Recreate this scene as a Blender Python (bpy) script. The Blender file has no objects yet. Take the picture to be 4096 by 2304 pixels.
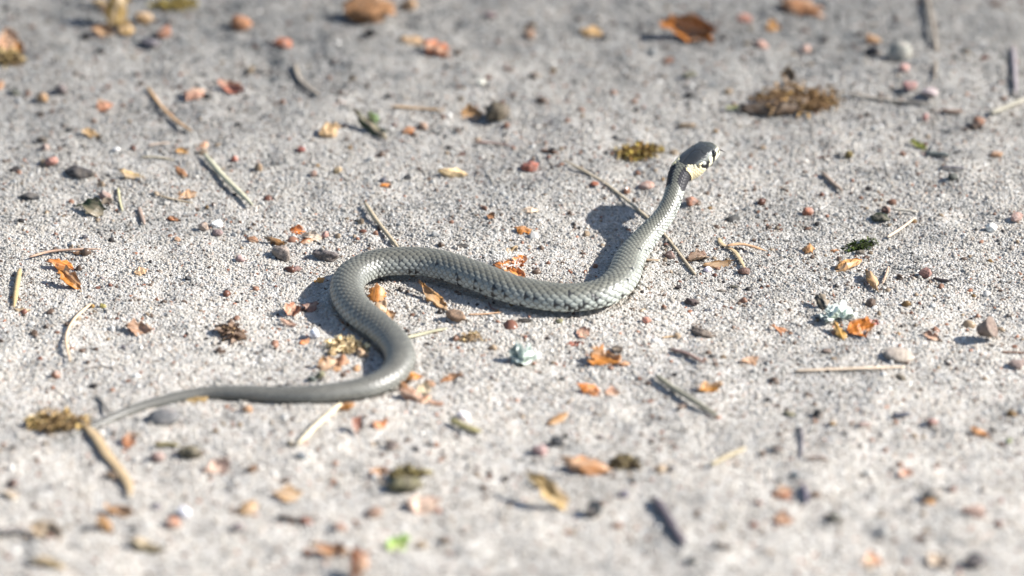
import bpy, math, random
import numpy as np
from mathutils import Vector, Matrix, noise as mnoise

# ------------------------------------------------------------------ camera, light, exposure
# 1 Blender unit = 1 cm; x runs right, y away from the camera, z up.
S = bpy.context.scene
S.unit_settings.system = 'METRIC'
S.unit_settings.scale_length = 0.01
TH = math.radians(28.0)                 # how far the camera looks down
DIST = 200.0                            # camera to the middle of the picture
LENS = 404.0
CT, ST = math.cos(TH), math.sin(TH)
cam_data = bpy.data.cameras.new('camera')
cam = bpy.data.objects.new('camera', cam_data)
S.collection.objects.link(cam)
S.camera = cam
cam.location = (0, -DIST * CT, DIST * ST)
cam.rotation_euler = (math.radians(90) - TH, 0, 0)
cam_data.lens = LENS
cam_data.sensor_width = 36
cam_data.clip_start = 1
cam_data.clip_end = 200000
cam_data.dof.use_dof = True
cam_data.dof.focus_distance = 200.6
cam_data.dof.aperture_fstop = 0.106
cam_data.dof.aperture_blades = 0

SUN_EL, SUN_AZ = math.radians(36), math.radians(0)     # azimuth from +x towards +y
sd = Vector((math.cos(SUN_EL) * math.cos(SUN_AZ), math.cos(SUN_EL) * math.sin(SUN_AZ), math.sin(SUN_EL)))
W = bpy.data.worlds.new('World')
S.world = W
W.use_nodes = True
wn = W.node_tree
sky = wn.nodes.new('ShaderNodeTexSky')
sky.sky_type = 'NISHITA'
sky.sun_disc = False
sky.sun_elevation = SUN_EL
sky.sun_rotation = math.radians(90) - SUN_AZ
wn.links.new(sky.outputs[0], wn.nodes['Background'].inputs[0])
wn.nodes['Background'].inputs[1].default_value = 0.078
sl = bpy.data.lights.new('sun', 'SUN')
sun = bpy.data.objects.new('sun', sl)
S.collection.objects.link(sun)
sl.energy = 5.0
sl.angle = math.radians(0.5)
sl.color = (1.0, 0.962, 0.91)
sun.rotation_euler = sd.to_track_quat('Z', 'Y').to_euler()
S.view_settings.view_transform = 'Standard'
S.view_settings.look = 'None'
S.view_settings.gamma = 1
S.view_settings.exposure = 1.12

rng = np.random.default_rng(7)
random.seed(11)
COL = S.collection

# ------------------------------------------------------------------ helpers
PXW = 4096.0
KX = 36.0 / LENS                        # picture width / distance


def px(x, y, z=0.0):
    """the point at height z that the photograph shows at pixel (x, y)"""
    u = (x - 2048.0) / PXW * KX
    v = (1152.0 - y) / PXW * KX
    d = Vector((u, CT + v * ST, -ST + v * CT))
    o = cam.location
    t = (z - o.z) / d.z
    return o + d * t


PC = DIST * KX / PXW                    # cm per photo pixel near the focus


def ground_z(x, y):
    x = np.asarray(x, float); y = np.asarray(y, float)
    z = 0.030 * np.sin(x * 0.61 + 1.3 + 0.5 * np.sin(y * .37)) * np.sin(y * 0.53 + .4)
    z += 0.018 * np.sin(x * 1.9 + y * 1.1 + .7) * np.sin(y * 1.7 - x * .8)
    z += 0.012 * np.sin(x * 4.3 - y * 2.9) * np.sin(y * 5.1 + x * 1.7 + 2)
    far = np.exp(-((x - 7.6) / 1.6) ** 2 - ((y - 8.2) / 1.4) ** 2) * .22
    far += np.exp(-((x + 7.4) / 2.4) ** 2 - ((y - 9.6) / 1.6) ** 2) * .10
    return z + far


def gz(p):
    return float(ground_z(p[0], p[1]))


def mesh_obj(name, verts, faces, mat=None, parent=None, smooth=True, cols=None):
    me = bpy.data.meshes.new(name)
    me.from_pydata([tuple(v) for v in verts], [], [tuple(f) for f in faces])
    if smooth:
        me.polygons.foreach_set('use_smooth', [True] * len(me.polygons))
    if cols is not None:
        a = me.color_attributes.new('vc', 'FLOAT_COLOR', 'POINT')
        a.data.foreach_set('color', np.asarray(cols, np.float32).ravel())
    if mat:
        me.materials.append(mat)
    me.update()
    o = bpy.data.objects.new(name, me)
    COL.objects.link(o)
    if parent:
        o.parent = parent
    return o


def grid_mesh(name, P, mat, cols=None, closed=True, cap=True):
    """P: (n, m, 3) rings"""
    n, m = P.shape[:2]
    me = bpy.data.meshes.new(name)
    idx = np.arange(n * m).reshape(n, m)
    a = idx[:-1, :]; b = idx[1:, :]
    if closed:
        q = np.stack([a, np.roll(a, -1, 1), np.roll(b, -1, 1), b], -1).reshape(-1, 4)
    else:
        q = np.stack([a[:, :-1], a[:, 1:], b[:, 1:], b[:, :-1]], -1).reshape(-1, 4)
    faces = q.tolist()
    if closed and cap:
        faces.append(idx[0, ::-1].tolist())
        faces.append(idx[-1, :].tolist())
    me.from_pydata(P.reshape(-1, 3).tolist(), [], faces)
    me.polygons.foreach_set('use_smooth', [True] * len(me.polygons))
    if cols is not None:
        at = me.color_attributes.new('vc', 'FLOAT_COLOR', 'POINT')
        at.data.foreach_set('color', np.asarray(cols, np.float32).ravel())
    if mat:
        me.materials.append(mat)
    me.update()
    o = bpy.data.objects.new(name, me)
    COL.objects.link(o)
    return o


def tag(o, label, cat=None, group=None, kind=None):
    o['label'] = label
    if cat:
        o['category'] = cat
    if group:
        o['group'] = group
    if kind:
        o['kind'] = kind
    return o


class NT:
    def __init__(self, name):
        self.m = bpy.data.materials.new(name)
        self.m.use_nodes = True
        self.t = self.m.node_tree
        self.t.nodes.clear()
        self.out = self.n('ShaderNodeOutputMaterial')

    def n(self, typ, **kw):
        nd = self.t.nodes.new(typ)
        for k, v in kw.items():
            if k.startswith('i_'):
                nd.inputs[k[2:].replace('_', ' ')].default_value = v
            else:
                setattr(nd, k, v)
        return nd

    def l(self, a, b):
        self.t.links.new(a, b)


def mixc(nt, mode, fac, a, b):
    m = nt.n('ShaderNodeMix', data_type='RGBA', blend_type=mode)
    if isinstance(fac, (int, float)):
        m.inputs[0].default_value = fac
    else:
        nt.l(fac, m.inputs[0])
    for s, v in ((m.inputs[6], a), (m.inputs[7], b)):
        if isinstance(v, (tuple, list)):
            s.default_value = (*v[:3], 1)
        else:
            nt.l(v, s)
    return m.outputs[2]


def ramp(nt, src, stops):
    r = nt.n('ShaderNodeValToRGB')
    e = r.color_ramp.elements
    while len(e) < len(stops):
        e.new(0.5)
    for k, (p, c) in zip(e, stops):
        k.position = p
        k.color = (*c, 1) if len(c) == 3 else c
    nt.l(src, r.inputs[0])
    return r.outputs[0]


def debris_mat(name, rough=0.55, spec=0.4, trans=0.0, nscale=14.0, contrast=0.6, bump=0.3, bdist=0.02, use_vc=False, stretch=(1, 1, 1), pale=None):
    nt = NT(name)
    oi = nt.n('ShaderNodeObjectInfo')
    tc = nt.n('ShaderNodeTexCoord')
    mp = nt.n('ShaderNodeMapping')
    mp.inputs['Scale'].default_value = stretch
    add = nt.n('ShaderNodeVectorMath', operation='ADD')
    nt.l(tc.outputs['Object'], mp.inputs[0])
    nt.l(mp.outputs[0], add.inputs[0])
    rv = nt.n('ShaderNodeVectorMath', operation='SCALE')
    rv.inputs[0].default_value = (13, 7, 29)
    nt.l(oi.outputs['Random'], rv.inputs['Scale'])
    nt.l(rv.outputs[0], add.inputs[1])
    n1 = nt.n('ShaderNodeTexNoise', i_Scale=nscale, i_Detail=5.0, i_Roughness=0.65)
    nt.l(add.outputs[0], n1.inputs['Vector'])
    n2 = nt.n('ShaderNodeTexNoise', i_Scale=nscale * .3, i_Detail=3.0)
    nt.l(add.outputs[0], n2.inputs['Vector'])
    lo, hi = 1 - contrast, 1 + contrast * .75
    r1 = ramp(nt, n1.outputs[0], [(.32, (lo, lo, lo)), (.68, (hi, hi, hi))])
    c = mixc(nt, 'MULTIPLY', 1.0, oi.outputs['Color'], r1)
    if pale:
        r2 = ramp(nt, n2.outputs[0], [(.48, (0, 0, 0)), (.66, (1, 1, 1))])
        c = mixc(nt, 'MIX', r2, c, mixc(nt, 'MIX', .55, oi.outputs['Color'], pale))
    if use_vc:
        va = nt.n('ShaderNodeAttribute', attribute_name='vc')
        c = mixc(nt, 'MULTIPLY', 1.0, c, va.outputs['Color'])
    p = nt.n('ShaderNodeBsdfPrincipled', i_Roughness=rough)
    p.inputs['Specular IOR Level'].default_value = spec
    nt.l(c, p.inputs['Base Color'])
    b = nt.n('ShaderNodeBump', i_Strength=bump, i_Distance=bdist)
    nt.l(n1.outputs[0], b.inputs['Height'])
    nt.l(b.outputs[0], p.inputs['Normal'])
    res = p.outputs[0]
    if trans:
        tr = nt.n('ShaderNodeBsdfTranslucent')
        nt.l(c, tr.inputs[0])
        ms = nt.n('ShaderNodeMixShader')
        ms.inputs[0].default_value = trans
        nt.l(p.outputs[0], ms.inputs[1]); nt.l(tr.outputs[0], ms.inputs[2])
        res = ms.outputs[0]
    nt.l(res, nt.out.inputs[0])
    return nt.m


M_HUSK = debris_mat('papery_husk', .42, .45, .3, 12, .6, .6, .02, stretch=(.35, 2.0, 1), pale=(.78, .62, .45))
M_STONE = debris_mat('pebble_stone', .7, .25, 0, 20, .6, .8, .02, pale=(.34, .29, .26))
M_WOOD = debris_mat('dry_straw', .6, .3, .08, 16, .45, .5, .01, stretch=(.15, 3, 3))
M_BARK = debris_mat('rough_bark', .75, .3, 0, 16, .65, .8, .03, pale=(.2, .17, .14))
M_MOSS = debris_mat('dry_moss', .8, .2, .2, 20, .4, .2, .01, use_vc=True)
M_LICH = debris_mat('pale_lichen', .8, .2, .15, 22, .35, .3, .012, use_vc=True)

# ------------------------------------------------------------------ the line of the snake on the sand
# px x, px y of the body's middle line in the photograph, width in photo px, height of the middle above the sand in cm (None: lying)
SN = [(212, 1777, 8, None), (300, 1740, 20, None), (396, 1696, 32, None), (522, 1641, 42, None), (676, 1598, 52, None),
      (821, 1573, 60, None), (966, 1572, 72, None), (1072, 1578, 80, None), (1245, 1578, 90, None), (1383, 1565, 98, None),
      (1487, 1543, 106, None), (1568, 1500, 116, None), (1602, 1435, 126, None), (1578, 1372, 130, None), (1515, 1310, 134, None),
      (1435, 1248, 138, None), (1390, 1180, 141, None), (1402, 1112, 142, None), (1470, 1070, 143, None), (1573, 1050, 144, None),
      (1738, 1057, 146, None), (1904, 1107, 146, None), (2066, 1165, 146, None), (2231, 1194, 145, None), (2355, 1188, 143, None),
      (2438, 1160, 142, None), (2492, 1104, 140, None), (2519, 1037, 130, .25), (2556, 982, 115, .29), (2602, 927, 101, .37),
      (2650, 872, 88, .49), (2683, 812, 80, .64), (2702, 752, 81, .79), (2722, 694, 95, .93)]
SNOUT_PX, SNOUT_Z = (2876, 598), None
HGT = .82                                # body height / width
pts, wid = [], []
for (x, y, w, h) in SN:
    wc = w * PC * (1 - .09 * min(1, w / 90)) if h is None or h < .5 else w * PC * .95
    if h is None:
        zc = wc * HGT * .5 + .012 + .05 * math.exp(-((x - 1880) / 330) ** 2) * (y < 1260)
        q = px(x, y, zc)
        zc += gz(q)
        q = px(x, y, zc)
    else:
        q = px(x, y, h + .02)
    pts.append(np.array(q)); wid.append(wc)
B = pts[-1]
F_ = .92 * np.array([.855, .518 * ST, .518 * CT]) - .39 * np.array([0, -CT, ST]); F_ /= np.linalg.norm(F_)
HL = .87                                  # length of the head in cm
wid = np.array(wid)
pts = np.array(pts)
# smooth spline through the points and on along the head
LAT = np.array([-.513, .858 * ST, .858 * CT])
ext = np.vstack([pts, B + F_ * HL * .35 + LAT * .055, B + F_ * HL * .7 + LAT * .066, B + F_ * HL * 1.0 + LAT * .035])
wext = np.concatenate([wid, [wid[-1]] * 3])


def catmull(P, per=60):
    P = np.vstack([2 * P[0] - P[1], P, 2 * P[-1] - P[-2]])
    out = []
    for i in range(1, len(P) - 2):
        t = np.linspace(0, 1, per, endpoint=False)[:, None]
        p0, p1, p2, p3 = P[i - 1:i + 3]
        # centripetal-like tension
        out.append(.5 * ((2 * p1) + (-p0 + p2) * t + (2 * p0 - 5 * p1 + 4 * p2 - p3) * t ** 2 + (-p0 + 3 * p1 - 3 * p2 + p3) * t ** 3))
    out.append(P[-2][None])
    return np.vstack(out)


dense = catmull(np.column_stack([ext, wext]))
for _ in range(60):                       # soften kinks
    dense[1:-1] = .25 * dense[:-2] + .5 * dense[1:-1] + .25 * dense[2:]


def vnoise(x, y, sc, seed):
    r = np.random.default_rng(seed).random((256, 256))
    x = x * sc + 97.3; y = y * sc + 71.7
    xi = np.floor(x).astype(int); yi = np.floor(y).astype(int)
    fx = x - xi; fy = y - yi
    fx = fx * fx * (3 - 2 * fx); fy = fy * fy * (3 - 2 * fy)
    g = lambda a, b: r[a % 256, b % 256]
    return (g(xi, yi) * (1 - fx) + g(xi + 1, yi) * fx) * (1 - fy) + (g(xi, yi + 1) * (1 - fx) + g(xi + 1, yi + 1) * fx) * fy



MX = np.arange(-12.5, 12.51, .06); MY = np.arange(-14.5, 17.01, .06)
MXX, MYY = np.meshgrid(MX, MY)
_line = dense[dense[:, 2] - dense[:, 3] * .41 < .12][::5]
_d = np.full(MXX.shape, 9.0)
for q in _line:                            # distance to the body's edge
    a0, a1 = np.searchsorted(MX, [q[0] - 1, q[0] + 1]); b0, b1 = np.searchsorted(MY, [q[1] - 1, q[1] + 1])
    sub = np.hypot(MXX[b0:b1, a0:a1] - q[0], MYY[b0:b1, a0:a1] - q[1]) - q[3] * .5
    _d[b0:b1, a0:a1] = np.minimum(_d[b0:b1, a0:a1], sub)
MICRO = .030 * (vnoise(MXX, MYY, 4.2, 8) - .5) + .075 * (vnoise(MXX, MYY, 1.7, 9) - .5) + .12 * (vnoise(MXX, MYY, .55, 10) - .5)
MICRO *= np.clip((_d - .0) / .5, .25, 1)
MICRO += .040 * np.exp(-((_d - .04) / .075) ** 2) * (.4 + vnoise(MXX, MYY, 2.6, 12)) - .02 * (_d < -.03)
MICRO *= np.clip((12.4 - np.abs(MXX)) / .5, 0, 1) * np.clip((MYY + 14.4) / .5, 0, 1) * np.clip((16.9 - MYY) / .5, 0, 1)


def micro_z(x, y):
    fx = np.clip((np.asarray(x, float) - MX[0]) / .06, 0, len(MX) - 1.001); fy = np.clip((np.asarray(y, float) - MY[0]) / .06, 0, len(MY) - 1.001)
    i, j = fx.astype(int), fy.astype(int); fx -= i; fy -= j
    return (MICRO[j, i] * (1 - fx) + MICRO[j, i + 1] * fx) * (1 - fy) + (MICRO[j + 1, i] * (1 - fx) + MICRO[j + 1, i + 1] * fx) * fy


_gz0 = gz


def gz(p):                                 # litter lies on the finer relief too
    return _gz0(p) + float(micro_z(p[0], p[1]))


# ------------------------------------------------------------------ the ground
def axis(lo, hi, step, far):
    a = list(np.arange(lo, hi + 1e-6, step))
    d, k = step, hi
    up = []
    while k < far:
        d *= 1.5; k += d; up.append(k)
    d, k = step, lo
    dn = []
    while k > -far:
        d *= 1.5; k -= d; dn.append(k)
    return np.array(dn[::-1] + a + up)


gx = axis(-12.5, 12.5, .06, 30000); gy = axis(-14.5, 17, .06, 30000)
GX, GY = np.meshgrid(gx, gy)
GZ = ground_z(GX, GY) + micro_z(GX, GY) + .0120
nt = NT('packed_sand')
tc = nt.n('ShaderNodeTexCoord')
v1 = nt.n('ShaderNodeTexVoronoi', i_Scale=26.0)
nt.l(tc.outputs['Object'], v1.inputs['Vector'])
sep = nt.n('ShaderNodeSeparateColor')
nt.l(v1.outputs['Color'], sep.inputs[0])
cc = ramp(nt, sep.outputs[0], [(0, (.16, .14, .12)), (.05, (.44, .415, .38)), (.4, (.54, .515, .475)), (.75, (.60, .575, .535)), (.95, (.66, .645, .61)), (1, (.48, .34, .26))])
nz = nt.n('ShaderNodeTexNoise', i_Scale=.9, i_Detail=6.0)
nt.l(tc.outputs['Object'], nz.inputs['Vector'])
cc = mixc(nt, 'MULTIPLY', 1, cc, ramp(nt, nz.outputs[0], [(.3, (.72, .72, .72)), (.7, (1.05, 1.05, 1.05))]))
sx = nt.n('ShaderNodeSeparateXYZ')
nt.l(tc.outputs['Object'], sx.inputs[0])
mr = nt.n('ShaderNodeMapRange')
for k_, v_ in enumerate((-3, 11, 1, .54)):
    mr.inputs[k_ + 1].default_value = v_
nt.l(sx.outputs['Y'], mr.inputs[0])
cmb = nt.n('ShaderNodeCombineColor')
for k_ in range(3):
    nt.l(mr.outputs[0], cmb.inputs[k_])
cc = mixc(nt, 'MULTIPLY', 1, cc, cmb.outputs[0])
pb = nt.n('ShaderNodeBsdfPrincipled', i_Roughness=.7)
nt.l(cc, pb.inputs['Base Color'])
bp = nt.n('ShaderNodeBump', i_Strength=.9, i_Distance=.03, invert=True)
nt.l(v1.outputs['Distance'], bp.inputs['Height'])
nt.l(bp.outputs[0], pb.inputs['Normal'])
nt.l(pb.outputs[0], nt.out.inputs[0])
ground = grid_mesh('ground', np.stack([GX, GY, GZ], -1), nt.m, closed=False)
tag(ground, 'pale packed sandy ground', kind='structure')

# loose sand: every grain an instance on a cloud of points (one object, stuff)
SP = .034
xs = np.arange(-11.5, 11.5, SP); ys = np.arange(-13.6, 16.2, SP * .87)
X, Y = np.meshgrid(xs, ys)
X[1::2] += SP / 2
X = X.ravel() + rng.normal(0, SP * .27, X.size)
Y = Y.ravel() + rng.normal(0, SP * .27, Y.size)
n_base = X.size


# second, scattered layer of loose grains in drifts
n2 = 70000
X2 = rng.uniform(-11.8, 11.8, n2); Y2 = rng.uniform(-13.8, 16.4, n2)
keep = vnoise(X2, Y2, 1.3, 3) + .4 * vnoise(X2, Y2, 4, 4) > rng.uniform(.45, 1.0, n2)
X2, Y2 = X2[keep], Y2[keep]
# coarse coloured crumbs
n3 = 8500
X3 = rng.uniform(-11.8, 11.8, n3); Y3 = rng.uniform(-13.8, 16.4, n3)
k3 = vnoise(X3, Y3, 1.1, 31) * .6 + vnoise(X3, Y3, 3.2, 32) * .4 > rng.uniform(.2, .95, n3)
X3, Y3 = X3[k3], Y3[k3]
n3 = X3.size
X = np.concatenate([X, X2, X3]); Y = np.concatenate([Y, Y2, Y3])
N = X.size
lay = np.concatenate([np.zeros(n_base), np.ones(X2.size), np.full(n3, 2)])
micro = micro_z(X, Y)
Z = ground_z(X, Y) + micro + rng.uniform(-.008, .006, N) + np.where(lay == 1, .014, 0) + np.where(lay == 2, .016, 0)
sc = np.clip(rng.lognormal(math.log(.0210), .34, N), .010, .050)
sc = np.where(lay == 2, np.clip(rng.lognormal(math.log(.040), .40, N), .024, .12), sc)
base = np.array([[.63, .605, .56], [.59, .56, .515], [.69, .675, .645], [.55, .51, .46], [.63, .58, .525], [.75, .745, .725], [.50, .47, .43], [.58, .50, .43]])
pk = rng.choice(8, N, p=[.24, .19, .16, .12, .10, .09, .06, .04])
C = base[pk] * rng.uniform(.88, 1.1, (N, 1))
odd = rng.random(N)
C = np.where((odd < .016)[:, None], np.array([.07, .06, .055]), C)
C = np.where(((odd > .016) & (odd < .050))[:, None], np.array([.27, .20, .155]), C)
C = np.where(((odd > .050) & (odd < .062))[:, None], np.array([.50, .24, .15]), C)
cr = np.array([[.40, .225, .155], [.08, .07, .065], [.21, .15, .115], [.44, .34, .24], [.29, .14, .10], [.76, .75, .73], [.17, .165, .16], [.36, .235, .11]])
pk3 = rng.choice(8, N, p=[.18, .11, .22, .18, .05, .15, .08, .03])
C = np.where((lay == 2)[:, None], cr[pk3] * rng.uniform(.8, 1.15, (N, 1)), C)
# the sand gets darker and slightly cooler towards the far side, patches of dark humus dust lie between
tone_and_dirt = np.clip((Y + 3.0) / 14, 0, 1) * .46 + .40 * np.clip(vnoise(X, Y, .55, 21) - .45, 0, 1) + .75 * np.clip(vnoise(X, Y, 2.4, 22) - .62, 0, 1) + .9 * np.clip(vnoise(X, Y, 5.0, 23) - .70, 0, 1)
C = C * np.array([1.0, .985, .955]) * (1 - tone_and_dirt[:, None] * np.array([1.03, 1.0, .97]))
me = bpy.data.meshes.new('sand_grains')
me.vertices.add(N)
me.vertices.foreach_set('co', np.stack([X, Y, Z], -1).astype(np.float32).ravel())
a = me.attributes.new('gscale', 'FLOAT_VECTOR', 'POINT')
s3 = sc[:, None] * rng.uniform(.72, 1.25, (N, 3))
a.data.foreach_set('vector', s3.astype(np.float32).ravel())
a = me.attributes.new('grot', 'FLOAT_VECTOR', 'POINT')
a.data.foreach_set('vector', rng.uniform(0, 6.283, (N, 3)).astype(np.float32).ravel())
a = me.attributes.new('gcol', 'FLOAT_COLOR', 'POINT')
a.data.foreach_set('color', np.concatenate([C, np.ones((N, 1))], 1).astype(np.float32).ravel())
a = me.attributes.new('gpick', 'INT', 'POINT')
a.data.foreach_set('value', rng.integers(0, 8, N).astype(np.int32))
sand = bpy.data.objects.new('sand_grains', me)
COL.objects.link(sand)
tag(sand, 'loose pale quartz sand grains covering the ground', kind='stuff')

nt = NT('quartz_sand')
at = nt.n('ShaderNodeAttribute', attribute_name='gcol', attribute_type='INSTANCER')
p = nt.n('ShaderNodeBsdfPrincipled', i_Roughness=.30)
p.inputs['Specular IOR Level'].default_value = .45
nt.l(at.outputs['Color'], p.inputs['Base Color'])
tr = nt.n('ShaderNodeBsdfTranslucent')
nt.l(at.outputs['Color'], tr.inputs[0])
ms = nt.n('ShaderNodeMixShader'); ms.inputs[0].default_value = .38
nt.l(p.outputs[0], ms.inputs[1]); nt.l(tr.outputs[0], ms.inputs[2])
nt.l(ms.outputs[0], nt.out.inputs[0])
M_SAND = nt.m


def ico(sub):
    import bmesh
    bm = bmesh.new()
    bmesh.ops.create_icosphere(bm, subdivisions=sub, radius=1)
    V = np.array([v.co[:] for v in bm.verts]); F = [[v.index for v in f.verts] for f in bm.faces]
    bm.free()
    return V, F


ICO2, ICO3 = ico(2), ico(3)


def lump(V, seed, amp, freq=1.0, facets=0, frng=None):
    off = Vector((seed * 3.17 % 50, seed * 7.31 % 50, seed * 1.93 % 50))
    out = V.copy()
    for i, v in enumerate(V):
        vv = Vector(v)
        k = mnoise.noise(vv * freq + off) + .5 * mnoise.noise(vv * freq * 2.3 + off)
        out[i] = v * (1 + amp * k)
    r = frng or np.random.default_rng(seed)
    for _ in range(facets):
        d = r.normal(size=3); d /= np.linalg.norm(d)
        h = r.uniform(.55, .85)
        s = out @ d
        out = out - np.outer(np.clip(s - h, 0, None), d)
    return out


gcol = bpy.data.collections.new('grain_shapes')
for k in range(8):
    V = lump(ICO2[0], k + 1, .25, 1.2, facets=3 if k % 2 else 5)
    m_ = bpy.data.meshes.new('grain')
    m_.from_pydata(V.tolist(), [], ICO2[1])
    if k % 3:
        m_.polygons.foreach_set('use_smooth', [True] * len(m_.polygons))
    m_.materials.append(M_SAND)
    gcol.objects.link(bpy.data.objects.new('grain', m_))
ng = bpy.data.node_groups.new('scatter_sand', 'GeometryNodeTree')
ng.interface.new_socket('Geometry', in_out='INPUT', socket_type='NodeSocketGeometry')
ng.interface.new_socket('Geometry', in_out='OUTPUT', socket_type='NodeSocketGeometry')
gi = ng.nodes.new('NodeGroupInput'); go = ng.nodes.new('NodeGroupOutput')
ip = ng.nodes.new('GeometryNodeInstanceOnPoints')
ci = ng.nodes.new('GeometryNodeCollectionInfo')
ci.inputs['Collection'].default_value = gcol
ci.inputs['Separate Children'].default_value = True
ci.inputs['Reset Children'].default_value = True
ip.inputs['Pick Instance'].default_value = True


def named(nm, typ):
    q = ng.nodes.new('GeometryNodeInputNamedAttribute')
    q.data_type = typ
    q.inputs['Name'].default_value = nm
    return [s for s in q.outputs if s.enabled][0]


e2r = ng.nodes.new('FunctionNodeEulerToRotation')
ng.links.new(named('grot', 'FLOAT_VECTOR'), e2r.inputs[0])
ng.links.new(gi.outputs[0], ip.inputs['Points'])
ng.links.new(ci.outputs[0], ip.inputs['Instance'])
ng.links.new(named('gpick', 'INT'), ip.inputs['Instance Index'])
ng.links.new(e2r.outputs[0], ip.inputs['Rotation'])
ng.links.new(named('gscale', 'FLOAT_VECTOR'), ip.inputs['Scale'])
ng.links.new(ip.outputs[0], go.inputs[0])
md = sand.modifiers.new('scatter', 'NODES')
md.node_group = ng

# ------------------------------------------------------------------ the snake
seg = np.linalg.norm(np.diff(dense[:, :3], axis=0), axis=1)
arc = np.concatenate([[0], np.cumsum(seg)])
# arc length at the head's base
iB = np.argmin(np.linalg.norm(dense[:, :3] - B, axis=1))
sB = arc[iB]
sS = arc[-1]
HLa = sS - sB
# scale length along the body
w_at = lambda s: np.interp(s, arc, dense[:, 3])
Lsc = lambda s: np.clip(w_at(s) * .235, .035, .2) * np.interp(s, [sB - 2.2, sB - .6, sB], [1, .85, .72])
fine = np.linspace(0, sS, 6000)
ucum = np.concatenate([[0], np.cumsum(np.diff(fine) / Lsc(.5 * (fine[1:] + fine[:-1])))])
n_per = 10
nbody = int(np.interp(sB, fine, ucum) * n_per)
s_body = np.interp(np.linspace(0, np.interp(sB - .02, fine, ucum), nbody), ucum, fine)
s_head = sB + HLa * np.sin(np.linspace(0, 1, 150) * math.pi / 2) ** 1.15
s_head = np.concatenate([np.linspace(0, .8, 110), .8 + .2 * np.sin(np.linspace(0, 1, 46)[1:] * math.pi / 2)]) * HLa + sB
s_all = np.concatenate([s_body, s_head])
nr = s_all.size
Cc = np.stack([np.interp(s_all, arc, dense[:, k]) for k in range(3)], -1)
# clean tangents
h_ = .04
T = np.stack([np.interp(np.clip(s_all + h_, 0, sS), arc, dense[:, k]) - np.interp(np.clip(s_all - h_, 0, sS), arc, dense[:, k]) for k in range(3)], -1)
T /= np.linalg.norm(T, axis=1)[:, None]
Up = np.array([0, 0, 1.0])
U = Up - (T @ Up)[:, None] * T
U /= np.linalg.norm(U, axis=1)[:, None]
R = np.cross(T, U)
VIEW = np.array([0, -CT, ST])
al0 = np.degrees(np.arctan2(R @ VIEW, U @ VIEW))
want = np.interp(s_all, [sB - .5, sB - .02, sB + .35], [20, 26, 52])
roll = np.radians((al0 - want) * np.interp(s_all, [sB - 2.0, sB - .5], [0, 1]))
U, R = U * np.cos(roll)[:, None] + R * np.sin(roll)[:, None], R * np.cos(roll)[:, None] - U * np.sin(roll)[:, None]
th = (s_all - sB) / HLa                  # head coordinate, <0 on the body
ishead = th >= 0
wb = w_at(s_all) * .5
tk = [0, .12, .25, .36, .46, .58, .70, .80, .88, .94, .975, 1.0]
aW = [.205, .225, .252, .268, .270, .258, .236, .208, .176, .134, .085, .004]
aT = [.175, .180, .184, .188, .192, .196, .194, .178, .150, .114, .072, .004]
aB = [.205, .232, .240, .226, .202, .168, .142, .118, .098, .076, .050, .004]


def smooth_interp(x, xp, fp):
    d = np.linspace(xp[0], xp[-1], 400)
    f = np.interp(d, xp, fp)
    e = f.copy()
    for _ in range(60):
        e[1:-1] = .25 * e[:-2] + .5 * e[1:-1] + .25 * e[2:]
    return np.interp(x, d, e)


Wd = np.where(ishead, smooth_interp(np.clip(th, 0, 1), tk, aW), wb)
Tp = np.where(ishead, smooth_interp(np.clip(th, 0, 1), tk, aT), wb * HGT * 1.02)
Bt = np.where(ishead, smooth_interp(np.clip(th, 0, 1), tk, aB), wb * HGT * .98)
NA = 168
# more rings of vertices on the back and sides than below
ph = np.linspace(-math.pi, math.pi, NA, endpoint=False)
PH, SS = np.meshgrid(ph, s_all)
TH_ = (SS - sB) / HLa
ex = np.interp(th, [-.4, .3, .8, 1], [2.0, 2.5, 2.4, 2.0])[:, None]
cph, sph = np.cos(PH), np.sin(PH)
ce = np.sign(cph) * np.abs(cph) ** (2 / ex)
se = np.sign(sph) * np.abs(sph) ** (2 / ex)
# flattened belly where it lies
lying = np.interp(s_all, [sB - 3.2, sB - 2.2], [1, 0])[:, None]
lz = np.where(ce > 0, ce * Tp[:, None], ce * Bt[:, None])
lz = np.where(ce < 0, lz * (1 - .14 * lying * np.clip(-ce, 0, 1)), lz)
ly = se * Wd[:, None]
# brow ridge and cheek hollow on the head
brow = np.exp(-((TH_ - .68) / .12) ** 2 - ((np.abs(PH) - .95) / .28) ** 2) * .016
hollow = -np.exp(-((TH_ - .84) / .07) ** 2 - ((np.abs(PH) - 1.25) / .3) ** 2) * .010
crown = -np.exp(-((TH_ - .8) / .14) ** 2 - (PH / .5) ** 2) * .008
base_pt = Cc[:, None, :] + U[:, None, :] * lz[..., None] + R[:, None, :] * ly[..., None]
# outward direction (ellipse normal)
nz_ = ce / np.maximum(np.where(ce > 0, Tp[:, None], Bt[:, None]), .004)
ny_ = se / np.maximum(Wd[:, None], .004)
nn = np.sqrt(nz_ ** 2 + ny_ ** 2) + 1e-9
Nrm = U[:, None, :] * (nz_ / nn)[..., None] + R[:, None, :] * (ny_ / nn)[..., None]

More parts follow.
